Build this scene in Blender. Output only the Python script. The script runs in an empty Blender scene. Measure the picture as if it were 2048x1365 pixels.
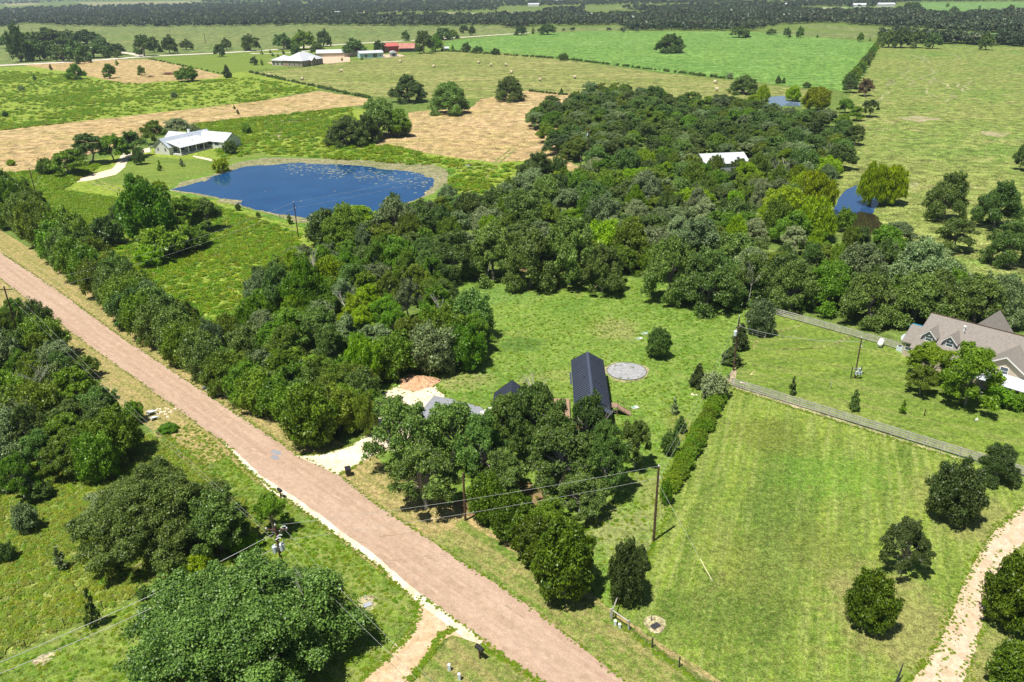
import bpy, bmesh, math, random
import numpy as np
from mathutils import Vector, Matrix
from mathutils.geometry import delaunay_2d_cdt
from math import sin, cos, tan, atan, atan2, sqrt, pi, radians

# ------------------------------------------------------------------ camera, world, sun, exposure
SC = bpy.context.scene
H = 60.0; F = 1593.0
PITCH = atan((682.5 + 35) / F); ROLL = radians(-1.0)
fw = np.array([0, cos(PITCH), -sin(PITCH)])
_r0 = np.array([1.0, 0, 0]); _u0 = np.array([0, sin(PITCH), cos(PITCH)])
rt = _r0 * cos(ROLL) + _u0 * sin(ROLL); up = -_r0 * sin(ROLL) + _u0 * cos(ROLL)
cam_d = bpy.data.cameras.new('camera'); cam = bpy.data.objects.new('camera', cam_d)
SC.collection.objects.link(cam); SC.camera = cam
M = Matrix((tuple(rt) + (0,), tuple(up) + (0,), tuple(-fw) + (0,), (0, 0, 0, 1))).transposed()
M.translation = Vector((0, 0, H)); cam.matrix_world = M
cam_d.sensor_width = 36; cam_d.lens = F / 2048 * 36; cam_d.clip_start = 1; cam_d.clip_end = 40000

world = bpy.data.worlds.new('World'); SC.world = world; world.use_nodes = True
wn = world.node_tree; bg = wn.nodes['Background']
sky = wn.nodes.new('ShaderNodeTexSky'); sky.sky_type = 'NISHITA'; sky.sun_disc = False
SUN_EL = radians(68); SHD = np.array([0.74, 0.67])        # direction in which shadows fall
sky.sun_elevation = SUN_EL; sky.sun_rotation = atan2(-SHD[0], -SHD[1]); sky.air_density = 1.0; sky.dust_density = 0.6; sky.ozone_density = 1.6
wn.links.new(sky.outputs[0], bg.inputs[0]); bg.inputs[1].default_value = 0.055
sl = bpy.data.lights.new('sun', 'SUN'); sl.energy = 4.9; sl.angle = radians(0.53); sl.color = (1, 0.955, 0.88)
so = bpy.data.objects.new('sun', sl); SC.collection.objects.link(so)
sd = Vector((SHD[0] * cos(SUN_EL), SHD[1] * cos(SUN_EL), -sin(SUN_EL)))
so.rotation_euler = sd.to_track_quat('-Z', 'Y').to_euler()
SC.view_settings.view_transform = 'Standard'; SC.view_settings.look = 'None'; SC.view_settings.gamma = 1
SC.view_settings.exposure = 0.5

# ------------------------------------------------------------------ helpers: where things stand
def P(x, y, z=0.0):
    d = fw * F + rt * (x - 1024) - up * (y - 682.5)
    t = (z - H) / d[2]
    return (float(d[0] * t), float(d[1] * t))
def depth(p):
    return (p[0] * fw[0] + p[1] * fw[1] + ((p[2] if len(p) > 2 else 0) - H) * fw[2])
def proj(p):
    v = np.array([p[0], p[1], p[2] - H]); d = v @ fw
    return 1024 + F * (v @ rt) / d, 682.5 - F * (v @ up) / d
def zat(xy, y):
    lo, hi = 0.0, 40.0
    for _ in range(30):
        m = (lo + hi) / 2
        if proj((xy[0], xy[1], m))[1] > y: lo = m
        else: hi = m
    return lo
rng = np.random.default_rng(7); RND = random.Random(11)

COL = SC.collection
def tag(o, label=None, cat=None, group=None, kind=None):
    if label: o['label'] = label
    if cat: o['category'] = cat
    if group: o['group'] = group
    if kind: o['kind'] = kind
    return o
def empty(name, loc, rz=0.0, label=None, cat=None, group=None):
    o = bpy.data.objects.new(name, None); COL.objects.link(o)
    o.location = (loc[0], loc[1], loc[2] if len(loc) > 2 else 0); o.rotation_euler = (0, 0, rz); o.empty_display_size = 0.5
    return tag(o, label, cat, group)
def link_mesh(name, me, parent=None, loc=None, rz=0.0):
    o = bpy.data.objects.new(name, me); COL.objects.link(o)
    if parent: o.parent = parent
    if loc is not None: o.location = loc
    if rz: o.rotation_euler = (0, 0, rz)
    return o

class MB:
    """collects boxes, tubes and polygons into one mesh"""
    def __init__(s): s.v = []; s.f = []; s.m = []
    def add(s, vs, fs, mi=0):
        n = len(s.v); s.v += [tuple(map(float, v)) for v in vs]; s.f += [tuple(i + n for i in f) for f in fs]; s.m += [mi] * len(fs); return s
    def box(s, x0, x1, y0, y1, z0, z1, mi=0):
        return s.add([(x0, y0, z0), (x1, y0, z0), (x1, y1, z0), (x0, y1, z0), (x0, y0, z1), (x1, y0, z1), (x1, y1, z1), (x0, y1, z1)],
              [(0, 3, 2, 1), (4, 5, 6, 7), (0, 1, 5, 4), (1, 2, 6, 5), (2, 3, 7, 6), (3, 0, 4, 7)], mi)
    def slab(s, pts, t, mi=0):
        """polygon pts (3-D, CCW from above) thickened downwards by t"""
        n = len(pts); b = [(p[0], p[1], p[2] - t) for p in pts]
        return s.add(list(pts) + b, [tuple(range(n)), tuple(reversed(range(n, 2 * n)))] + [(i, i + n, (i + 1) % n + n, (i + 1) % n) for i in range(n)], mi)
    def tube(s, path, r, n=6, mi=0, cap=True):
        path = [Vector(p) for p in path]; k = len(path)
        rs = r if isinstance(r, (list, tuple)) else [r] * k
        vs = []; fs = []
        for i, p in enumerate(path):
            d = (path[min(i + 1, k - 1)] - path[max(i - 1, 0)]).normalized()
            a = d.orthogonal().normalized() if abs(d.z) < .95 else Vector((1, 0, 0)); a = (a - d * a.dot(d)).normalized(); b = d.cross(a)
            for j in range(n):
                t = 2 * pi * j / n; vs.append(p + (a * cos(t) + b * sin(t)) * rs[i])
        for i in range(k - 1):
            for j in range(n):
                fs.append((i * n + j, i * n + (j + 1) % n, (i + 1) * n + (j + 1) % n, (i + 1) * n + j))
        if cap: fs += [tuple(reversed(range(n))), tuple(range((k - 1) * n, k * n))]
        return s.add(vs, fs, mi)
    def lathe(s, prof, n=12, c=(0, 0, 0), mi=0):
        vs = []; fs = []
        for r, z in prof:
            for j in range(n): vs.append((c[0] + r * cos(2 * pi * j / n), c[1] + r * sin(2 * pi * j / n), c[2] + z))
        k = len(prof)
        for i in range(k - 1):
            for j in range(n): fs.append((i * n + j, i * n + (j + 1) % n, (i + 1) * n + (j + 1) % n, (i + 1) * n + j))
        fs += [tuple(reversed(range(n))), tuple(range((k - 1) * n, k * n))]
        return s.add(vs, fs, mi)
    def mesh(s, name, mats):
        me = bpy.data.meshes.new(name); me.from_pydata(s.v, [], s.f)
        for m in (mats if isinstance(mats, (list, tuple)) else [mats]): me.materials.append(m)
        if any(s.m): me.polygons.foreach_set('material_index', s.m)
        me.update(); return me
    def build(s, name, mats, parent=None, loc=None, rz=0.0, **kw):
        o = link_mesh(name, s.mesh(name, mats), parent, loc, rz)
        return tag(o, **kw) if kw else o

# ------------------------------------------------------------------ materials
def new_mat(name):
    m = bpy.data.materials.new(name); m.use_nodes = True; nt = m.node_tree
    return m, nt, nt.nodes['Principled BSDF']
def c4(c): return (c[0], c[1], c[2], 1)
def noise(nt, vec, scale, detail=3, rough=.55, dist=0):
    n = nt.nodes.new('ShaderNodeTexNoise'); n.inputs['Scale'].default_value = scale; n.inputs['Detail'].default_value = detail
    n.inputs['Roughness'].default_value = rough; n.inputs['Distortion'].default_value = dist
    nt.links.new(vec, n.inputs['Vector']); return n.outputs['Fac']
def ramp(nt, fac, a, b, ca=0.0, cb=1.0):
    r = nt.nodes.new('ShaderNodeMapRange'); r.inputs['From Min'].default_value = a; r.inputs['From Max'].default_value = b
    r.inputs['To Min'].default_value = ca; r.inputs['To Max'].default_value = cb
    nt.links.new(fac, r.inputs['Value']); return r.outputs[0]
def mix(nt, fac, a, b, mode='MIX'):
    n = nt.nodes.new('ShaderNodeMix'); n.data_type = 'RGBA'; n.blend_type = mode
    for k, v in ((0, fac), (6, a), (7, b)):
        if isinstance(v, (int, float)): n.inputs[k].default_value = v
        elif isinstance(v, tuple): n.inputs[k].default_value = c4(v)
        else: nt.links.new(v, n.inputs[k])
    return n.outputs[2]
def mapped(nt, angle, sx, sy):
    g = nt.nodes.new('ShaderNodeNewGeometry'); mp = nt.nodes.new('ShaderNodeMapping'); mp.vector_type = 'POINT'
    r = nt.nodes.new('ShaderNodeVectorRotate'); r.rotation_type = 'Z_AXIS'; r.inputs['Angle'].default_value = -angle
    nt.links.new(g.outputs['Position'], r.inputs['Vector']); nt.links.new(r.outputs[0], mp.inputs['Vector'])
    mp.inputs['Scale'].default_value = (sx, sy, 1); return mp.outputs[0]
def ground_mat(name, c1, c2, c3, c4_, big=.03, mid=.25, fine=2.2, streak=None, bump=.5, fl=.5, patch=None, fa=.9, zones=(), sat=1.0, gain=.92):
    """c1/c2 broad mottling, c3 mid-scale tufts, c4_ fine flecks, streak = (angle, across, along, colour, amount)"""
    m, nt, b = new_mat(name)
    g = nt.nodes.new('ShaderNodeNewGeometry'); pos = g.outputs['Position']
    nb = noise(nt, pos, big, 5, .6, .4); nm = noise(nt, pos, mid, 5, .65, .6); nf = noise(nt, pos, fine, 4, .7)
    nff = noise(nt, pos, fine * 3.3, 2, .6)
    col = mix(nt, ramp(nt, nb, .38, .62), c1, c2)
    col = mix(nt, ramp(nt, nm, .45, .66), col, c3)
    if streak:
        for k, (ang, ac, al, sc, am) in enumerate(streak if isinstance(streak, list) else [streak]):
            ns = noise(nt, mapped(nt, ang, al, ac), 1.0, 3, .6, .1)
            col = mix(nt, ramp(nt, ns, .46, .62, 0, am), col, sc)
    if patch:
        for k, (sc, th, pc, am) in enumerate(patch):
            npn = noise(nt, pos, sc, 4, .6, .8 + k)
            col = mix(nt, ramp(nt, npn, th, th + .07, 0, am), col, pc)
    for (cx_, cy_, ru, rv, an_, zc_, am) in zones:      # soft-edged worn or lush areas, centre and radii in metres
        mp = nt.nodes.new('ShaderNodeVectorMath'); mp.operation = 'SUBTRACT'; nt.links.new(pos, mp.inputs[0]); mp.inputs[1].default_value = (cx_, cy_, 0)
        ro = nt.nodes.new('ShaderNodeVectorRotate'); ro.rotation_type = 'Z_AXIS'; ro.inputs['Angle'].default_value = -an_; nt.links.new(mp.outputs[0], ro.inputs['Vector'])
        sc_ = nt.nodes.new('ShaderNodeVectorMath'); sc_.operation = 'MULTIPLY'; nt.links.new(ro.outputs[0], sc_.inputs[0]); sc_.inputs[1].default_value = (1 / ru, 1 / rv, 0)
        ln = nt.nodes.new('ShaderNodeVectorMath'); ln.operation = 'LENGTH'; nt.links.new(sc_.outputs[0], ln.inputs[0])
        ad = nt.nodes.new('ShaderNodeMath'); ad.operation = 'ADD'; nt.links.new(ln.outputs['Value'], ad.inputs[0]); nt.links.new(ramp(nt, noise(nt, pos, .35, 5, .7), .3, .7, -.45, .45), ad.inputs[1])
        col = mix(nt, ramp(nt, ad.outputs[0], .55, 1.15, am, 0), col, zc_)
    col = mix(nt, ramp(nt, nf, .5, .68, 0, fl), col, c4_)
    v = nt.nodes.new('ShaderNodeHueSaturation'); nt.links.new(col, v.inputs['Color'])
    v.inputs['Saturation'].default_value = sat
    vv = nt.nodes.new('ShaderNodeMath'); vv.operation = 'MULTIPLY'
    nt.links.new(ramp(nt, nff, .34, .66, 1 - .55 * fa, 1 + .55 * fa), vv.inputs[0]); nt.links.new(ramp(nt, noise(nt, pos, mid * 2.6, 5, .7, .5), .36, .64, (1 - .4 * fa) * gain, (1 + .4 * fa) * gain), vv.inputs[1])
    nt.links.new(vv.outputs[0], v.inputs['Value'])
    nt.links.new(v.outputs[0], b.inputs['Base Color']); b.inputs['Roughness'].default_value = .95
    b.inputs['Specular IOR Level'].default_value = .1
    bp = nt.nodes.new('ShaderNodeBump'); bp.inputs['Strength'].default_value = bump; bp.inputs['Distance'].default_value = .35
    a = nt.nodes.new('ShaderNodeMath'); a.operation = 'ADD'; nt.links.new(nf, a.inputs[0]); nt.links.new(nm, a.inputs[1])
    nt.links.new(a.outputs[0], bp.inputs['Height']); nt.links.new(bp.outputs[0], b.inputs['Normal'])
    return m
def flat_mat(name, c, rough=.7, metal=0.0, var=.15, sc=1.5, spec=.4, c2=None, stripes=None):
    m, nt, b = new_mat(name)
    tc = nt.nodes.new('ShaderNodeTexCoord'); n = noise(nt, tc.outputs['Object'], sc, 5, .6)
    col = mix(nt, ramp(nt, n, .3, .7), tuple(x * (1 - var) for x in c), c2 if c2 else tuple(min(1, x * (1 + var)) for x in c))
    oi = nt.nodes.new('ShaderNodeObjectInfo'); v = nt.nodes.new('ShaderNodeHueSaturation')
    nt.links.new(col, v.inputs['Color']); nt.links.new(ramp(nt, oi.outputs['Random'], 0, 1, 1 - var * .4, 1 + var * .4), v.inputs['Value'])
    nt.links.new(v.outputs[0], b.inputs['Base Color']); b.inputs['Roughness'].default_value = rough; b.inputs['Metallic'].default_value = metal
    b.inputs['Specular IOR Level'].default_value = spec
    bp = nt.nodes.new('ShaderNodeBump'); bp.inputs['Strength'].default_value = .15; bp.inputs['Distance'].default_value = .02
    nt.links.new(noise(nt, tc.outputs['Object'], sc * 8, 3), bp.inputs['Height']); nt.links.new(bp.outputs[0], b.inputs['Normal'])
    return m
def leaf_mat(name, dark, light, trans=.25, hv=.04, vr=(.78, 1.28)):
    m, nt, b = new_mat(name)
    at = nt.nodes.new('ShaderNodeAttribute'); at.attribute_name = 'tint'
    oi = nt.nodes.new('ShaderNodeObjectInfo')
    col = mix(nt, at.outputs['Fac'], dark, light)
    v = nt.nodes.new('ShaderNodeHueSaturation'); nt.links.new(col, v.inputs['Color'])
    nt.links.new(ramp(nt, oi.outputs['Random'], 0, 1, .5 - hv, .5 + hv), v.inputs['Hue'])
    mm = nt.nodes.new('ShaderNodeMath'); mm.operation = 'FRACT'; m2 = nt.nodes.new('ShaderNodeMath'); m2.operation = 'MULTIPLY'; m2.inputs[1].default_value = 7.31
    nt.links.new(oi.outputs['Random'], m2.inputs[0]); nt.links.new(m2.outputs[0], mm.inputs[0])
    nt.links.new(ramp(nt, mm.outputs[0], 0, 1, vr[0], vr[1]), v.inputs['Value'])
    v.inputs['Saturation'].default_value = 1.12; nt.links.new(v.outputs[0], b.inputs['Base Color']); b.inputs['Roughness'].default_value = .42; b.inputs['Specular IOR Level'].default_value = .32
    tr = nt.nodes.new('ShaderNodeBsdfTranslucent'); mx = nt.nodes.new('ShaderNodeMixShader'); mx.inputs[0].default_value = trans
    br = nt.nodes.new('ShaderNodeHueSaturation'); br.inputs['Value'].default_value = 1.5; nt.links.new(v.outputs[0], br.inputs['Color'])
    nt.links.new(br.outputs[0], tr.inputs['Color'])
    nt.links.new(b.outputs[0], mx.inputs[1]); nt.links.new(tr.outputs[0], mx.inputs[2])
    nt.links.new(mx.outputs[0], nt.nodes['Material Output'].inputs[0]); return m

A_ROAD = atan2(-.70, .714)
def zone(q, ru, rv, an, col, am): p = P(*q); return (p[0], p[1], ru, rv, an, col, am)
STR = atan2(*reversed(np.subtract(P(1480, 820), P(1400, 1180)).tolist()))
GM = {
 'dry_pasture': ground_mat('dry_pasture', (.17, .24, .03), (.22, .28, .045), (.28, .32, .075), (.40, .36, .17), .06, .5, 2.4, fl=.7, bump=.9, gain=.95, patch=[(.12, .6, (.12, .20, .02), .6), (.2, .64, (.36, .30, .15), .5)]),
 'base': ground_mat('meadow_ground', (.085, .155, .022), (.13, .20, .035), (.17, .22, .055), (.27, .26, .11), .02, .2, 1.6, fl=.5),
 'lawn': ground_mat('lawn_grass', (.108, .21, .022), (.165, .265, .035), (.20, .285, .055), (.31, .29, .12), .05, .45, 3.0, fl=.5,
        patch=[(.07, .58, (.25, .27, .075), .55), (.11, .62, (.06, .15, .02), .6), (.35, .72, (.36, .30, .15), .5)],
        zones=[zone((1230, 660), 5, 6, 0, (.28, .27, .10), .6), zone((1040, 690), 5, 3.5, 0, (.055, .13, .02), .7), zone((1000, 590), 9, 6, 0, (.12, .235, .05), .5), zone((1130, 610), 6, 5, 0, (.09, .20, .02), .6), zone((930, 760), 5, 4, 0, (.30, .28, .11), .55), zone((1310, 1000), 3, 7, 0, (.24, .25, .08), .6), zone((1230, 1060), 5, 5, 0, (.28, .28, .11), .6), zone((1370, 860), 2.5, 6, .2, (.20, .19, .05), .6)]),
 'paddock': ground_mat('paddock_grass', (.118, .205, .02), (.18, .255, .03), (.235, .295, .045), (.33, .32, .11), .06, .6, 3.2,
        streak=[(STR, 1.5, .07, (.26, .31, .08), .75), (STR, .6, .04, (.065, .125, .016), .55), (STR - .5, 1.2, .08, (.22, .29, .06), .3)], fl=.6,
        patch=[(.06, .60, (.06, .13, .015), .6), (.05, .62, (.20, .20, .05), .6)],
        zones=[zone((1560, 1000), 4.5, 22, STR - pi / 2, (.06, .125, .016), .6), (*zone((1530, 870), 6, 6, 0, (.10, .12, .02), 1)[:5], (.13, .145, .022), .45), zone((1640, 1110), 5, 7, .3, (.13, .15, .03), .4),
               zone((1850, 1270), 7, 12, .6, (.27, .24, .09), .65), zone((1960, 1040), 6, 9, .4, (.25, .235, .08), .6), zone((1450, 1230), 8, 6, 0, (.06, .115, .015), .6), zone((1480, 1120), 4, 9, .2, (.15, .165, .035), .35), zone((1660, 950), 8, 6, 0, (.11, .25, .02), .5)]),
 'yard': ground_mat('yard_grass', (.122, .205, .024), (.165, .245, .03), (.19, .26, .045), (.28, .29, .10), .05, .5, 3.2,
        streak=[(A_ROAD + .25, .6, .05, (.25, .265, .08), .5), (A_ROAD + .9, .25, .04, (.09, .165, .02), .5)], fl=.35),
 'verge': ground_mat('verge_grass', (.11, .19, .022), (.17, .22, .04), (.25, .25, .075), (.40, .32, .15), .08, .6, 3.2,
        streak=(A_ROAD, .8, .05, (.36, .28, .12), .5), fl=.6),
 'dry_verge': ground_mat('dry_verge', (.40, .30, .13), (.34, .28, .11), (.20, .22, .05), (.50, .38, .20), .1, .7, 3.2,
        streak=(A_ROAD, .9, .06, (.20, .21, .05), .7), fl=.7),
 'meadow': ground_mat('rough_meadow', (.15, .245, .02), (.22, .305, .032), (.28, .345, .055), (.36, .35, .12), .04, .25, 1.5, fl=.6, bump=.9, gain=.95,
        patch=[(.05, .6, (.26, .31, .06), .6), (.09, .63, (.055, .13, .015), .7)]),
 'bright': ground_mat('bright_field', (.09, .195, .028), (.13, .24, .035), (.18, .30, .06), (.24, .34, .11), .012, .09, .45,
        streak=(0.05, .16, .03, (.055, .16, .02), .6), fl=.7, bump=1.0, fa=1.35, sat=.98, patch=[(.03, .58, (.20, .32, .09), .6), (.02, .60, (.075, .18, .03), .6)], gain=1.0),
 'hay': ground_mat('hay_stubble', (.17, .215, .045), (.23, .24, .07), (.15, .20, .04), (.36, .33, .14), .012, .08, .5,
        streak=[(-.35, .2, .012, (.36, .32, .13), .7), (.25, .14, .012, (.12, .17, .03), .6)], fl=.6, fa=1.2),
 'cut': ground_mat('cut_dirt', (.42, .29, .15), (.48, .345, .19), (.33, .26, .115), (.24, .21, .07), .018, .09, .6,
        streak=[(.15, .35, .02, (.36, .24, .10), .7), (.6, .2, .012, (.30, .26, .09), .55)], fl=.6, sat=1.0, fa=1.1,
        patch=[(.03, .60, (.24, .24, .07), .6), (.08, .62, (.34, .20, .09), .5)], gain=1.0),
 'pasture': ground_mat('pasture', (.13, .21, .035), (.18, .22, .05), (.23, .26, .07), (.33, .31, .13), .012, .10, .6,
        fl=.5, fa=1.25, patch=[(.018, .60, (.095, .20, .03), .7), (.05, .68, (.36, .30, .16), .7), (.03, .57, (.27, .25, .10), .5)]),
 'far': ground_mat('far_field', (.14, .20, .055), (.19, .22, .07), (.12, .17, .045), (.27, .26, .12), .006, .04, .3, fl=.5, fa=1.3),
 'farg': ground_mat('far_green_field', (.12, .24, .06), (.15, .26, .07), (.12, .21, .05), (.20, .27, .09), .004, .03, .3, fl=.4, gain=1.0),
 'farp': ground_mat('far_pale_field', (.32, .30, .15), (.27, .28, .13), (.22, .25, .10), (.38, .34, .19), .004, .03, .3, fl=.4),
 'road': ground_mat('chip_seal_road', (.385, .27, .185), (.415, .295, .21), (.365, .255, .175), (.50, .39, .29), .05, .5, 5.0,
        streak=[(A_ROAD, .7, .03, (.50, .355, .27), .5), (A_ROAD, .35, .02, (.35, .225, .16), .5)], fl=.45, bump=.15, fa=.3, sat=1.0, gain=.97, patch=[(.15, .66, (.32, .22, .17), .35)]),
 'roadpale': ground_mat('worn_wheel_track', (.405, .29, .205), (.43, .31, .225), (.38, .265, .185), (.50, .39, .29), .06, .3, 4.0, fl=.3, bump=.12, fa=.3, gain=1.0),
 'caliche': ground_mat('pale_caliche', (.70, .58, .42), (.76, .66, .52), (.60, .48, .32), (.50, .40, .26), .08, .5, 3.0, fl=.35, bump=.3, fa=.4, gain=1.0),
 'dirt': ground_mat('drive_dirt', (.52, .36, .22), (.57, .42, .28), (.47, .33, .18), (.36, .27, .13), .1, .5, 3.2, fl=.5, bump=.2, fa=.45, gain=1.0),
 'pink': ground_mat('pink_gravel', (.56, .41, .29), (.62, .47, .35), (.46, .34, .22), (.33, .26, .13), .1, .7, 3.5, sat=1.0, patch=[(.5, .66, (.34, .28, .13), .4)], fa=.4,
        streak=(radians(62), .9, .05, (.46, .37, .22), .5), fl=.35, bump=.15, gain=1.0),
 'sand': ground_mat('sand_pile', (.58, .34, .19), (.66, .42, .26), (.50, .30, .17), (.45, .28, .16), .3, 1.2, 5.0, fl=.4, bump=.6, gain=1.0),
 'slab': ground_mat('grey_slab', (.23, .24, .26), (.27, .28, .30), (.25, .26, .28), (.33, .34, .35), .2, 1, 5, fl=.3, bump=.1, fa=.3, gain=1.0),
 'gravel': ground_mat('grey_gravel', (.31, .31, .31), (.36, .36, .37), (.28, .28, .28), (.46, .46, .46), .2, 1.2, 6, fl=.5, bump=.3, fa=.6, gain=1.0),
 'whiteroad': ground_mat('white_road', (.58, .52, .42), (.64, .58, .48), (.5, .45, .36), (.42, .38, .28), .02, .1, 1, fl=.3, gain=1.0),
 'lush': ground_mat('lush_bank_grass', (.08, .19, .02), (.14, .25, .03), (.18, .27, .04), (.25, .27, .09), .08, .4, 1.8),
 'algae': ground_mat('algae_scum', (.22, .22, .10), (.30, .27, .15), (.15, .17, .06), (.40, .36, .24), .05, .3, 1.2, fl=.6, bump=.2),
 'mud': ground_mat('pond_mud', (.36, .29, .19), (.28, .27, .13), (.18, .22, .06), (.44, .36, .25), .05, .25, 1.2, fl=.5, gain=1.0),
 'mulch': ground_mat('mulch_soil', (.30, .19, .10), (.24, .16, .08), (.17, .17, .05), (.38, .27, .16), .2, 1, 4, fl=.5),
}
MT = {
 'darkroof': flat_mat('charcoal_metal', (.085, .10, .14), .42, .3, .08, .5, .5),
 'darkseam': flat_mat('charcoal_seam', (.018, .022, .032), .5, .2, .08, .5, .5),
 'black': flat_mat('black_metal', (.02, .02, .022), .45, 0, .2),
 'dkwall': flat_mat('dark_wall', (.045, .048, .05), .6, 0, .1),
 'deck': flat_mat('deck_wood', (.30, .20, .13), .7, 0, .25, 3),
 'whiteroof': flat_mat('white_metal', (.62, .64, .66), .4, .15, .04, .3, .5),
 'blueroof': flat_mat('galvanised_metal', (.66, .72, .78), .3, .4, .06, .3, .5),
 'white': flat_mat('white_paint', (.78, .77, .74), .6, 0, .05),
 'siding': flat_mat('pale_siding', (.62, .62, .57), .7, 0, .05),
 'stone': flat_mat('tan_stone', (.42, .33, .23), .85, 0, .3, 1.5, c2=(.28, .22, .16)),
 'tanwall': flat_mat('tan_wall', (.50, .43, .32), .8, 0, .08),
 'shingle': flat_mat('tan_shingle', (.215, .192, .165), .9, 0, .16, 2.5),
 'glass': flat_mat('window_glass', (.05, .08, .10), .08, 0, .2, .5, .8),
 'teal': flat_mat('pale_blue_wall', (.42, .58, .62), .6, 0, .05),
 'redwall': flat_mat('red_paint', (.42, .05, .045), .6, 0, .15),
 'redroof': flat_mat('red_metal', (.55, .14, .12), .5, .1, .15),
 'rustroof': flat_mat('rusty_red_metal', (.45, .09, .07), .65, .1, .3, .6, c2=(.55, .30, .22)),
 'grey': flat_mat('grey_paint', (.35, .37, .40), .5, 0, .1),
 'palegrey': flat_mat('pale_grey_paint', (.58, .64, .66), .5, 0, .06),
 'pole': flat_mat('creosote_wood', (.07, .04, .026), .8, 0, .35, 2, c2=(.13, .07, .042)),
 'fence': flat_mat('weathered_board', (.40, .38, .33), .85, 0, .25, 4),
 'post': flat_mat('dark_post', (.035, .04, .035), .7, 0, .2),
 'concrete': flat_mat('concrete', (.52, .50, .47), .9, 0, .12, 2),
 'wire': flat_mat('aluminium_wire', (.50, .50, .46), .5, .1, .05),
 'wiredark': flat_mat('dark_cable', (.10, .10, .10), .5, 0, .05),
 'yellow': flat_mat('pale_yellow_plastic', (.75, .70, .40), .5, 0, .05),
 'porcelain': flat_mat('porcelain', (.7, .72, .74), .3, 0, .05),
 'hay': flat_mat('hay_bale', (.52, .43, .26), .95, 0, .25, 2, c2=(.62, .54, .38)),
 'plastic': flat_mat('dark_grey_plastic', (.045, .045, .05), .5, 0, .15),
 'bark': flat_mat('pale_bark', (.25, .215, .18), .95, 0, .3, 2),
 'deadwood': flat_mat('bleached_dead_wood', (.50, .46, .40), .9, 0, .2, 2),
 'limb': flat_mat('pale_grey_limb', (.38, .35, .31), .9, 0, .25, 2),
 'green': flat_mat('green_lid', (.25, .42, .30), .5, 0, .1),
 'blue': flat_mat('blue_tarp', (.03, .20, .30), .5, 0, .1),
}
def tint(k, n): return n
LM = {  # random tones of tree leaves spread wide to imitate sun glints and shade
 'oak': leaf_mat('live_oak_leaves', (.036, .074, .016), (.225, .335, .09), .22, .016),
 'dark': leaf_mat('dark_oak_leaves', (.026, .056, .015), (.17, .25, .065), .2, .016),
 'grey': leaf_mat('grey_green_leaves', (.06, .10, .038), (.29, .37, .165), .2, .015),
 'mid': leaf_mat('green_leaves', (.050, .105, .012), (.235, .365, .062), .28, .014),
 'lime': leaf_mat('lime_leaves', (.11, .20, .015), (.33, .45, .06), .32, .02),
 'bright': leaf_mat('fresh_green_leaves', (.06, .135, .014), (.22, .38, .055), .32, .012),
 'olive': leaf_mat('olive_leaves', (.062, .10, .014), (.24, .32, .06), .25, .015),
 'cedar': leaf_mat('cedar_needles', (.038, .075, .011), (.17, .25, .038), .2, .01),
 'cedark': leaf_mat('dark_cedar_needles', (.030, .052, .015), (.115, .165, .05), .15, .012),
 'willow': leaf_mat('willow_leaves', (.14, .205, .013), (.35, .43, .04), .34, .015),
 'pale': leaf_mat('silvery_leaves', (.11, .16, .06), (.36, .42, .22), .22, .015),
 'farleaf': leaf_mat('distant_leaves', (.034, .056, .026), (.12, .155, .075), .18, .03, (.7, 1.35)),
 'brown': leaf_mat('dry_leaves', (.13, .085, .045), (.22, .15, .09), .15, .02),
 'grass': leaf_mat('meadow_blades', (.15, .235, .025), (.29, .36, .06), .3, .03),
 'grasspale': leaf_mat('pasture_blades', (.17, .24, .035), (.32, .37, .09), .3, .03),
 'hedge': leaf_mat('hedge_leaves', (.06, .12, .014), (.24, .35, .05), .28, .02),
 'grassdk': leaf_mat('tall_grass_blades', (.12, .215, .02), (.23, .335, .045), .3, .03),
}

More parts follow.
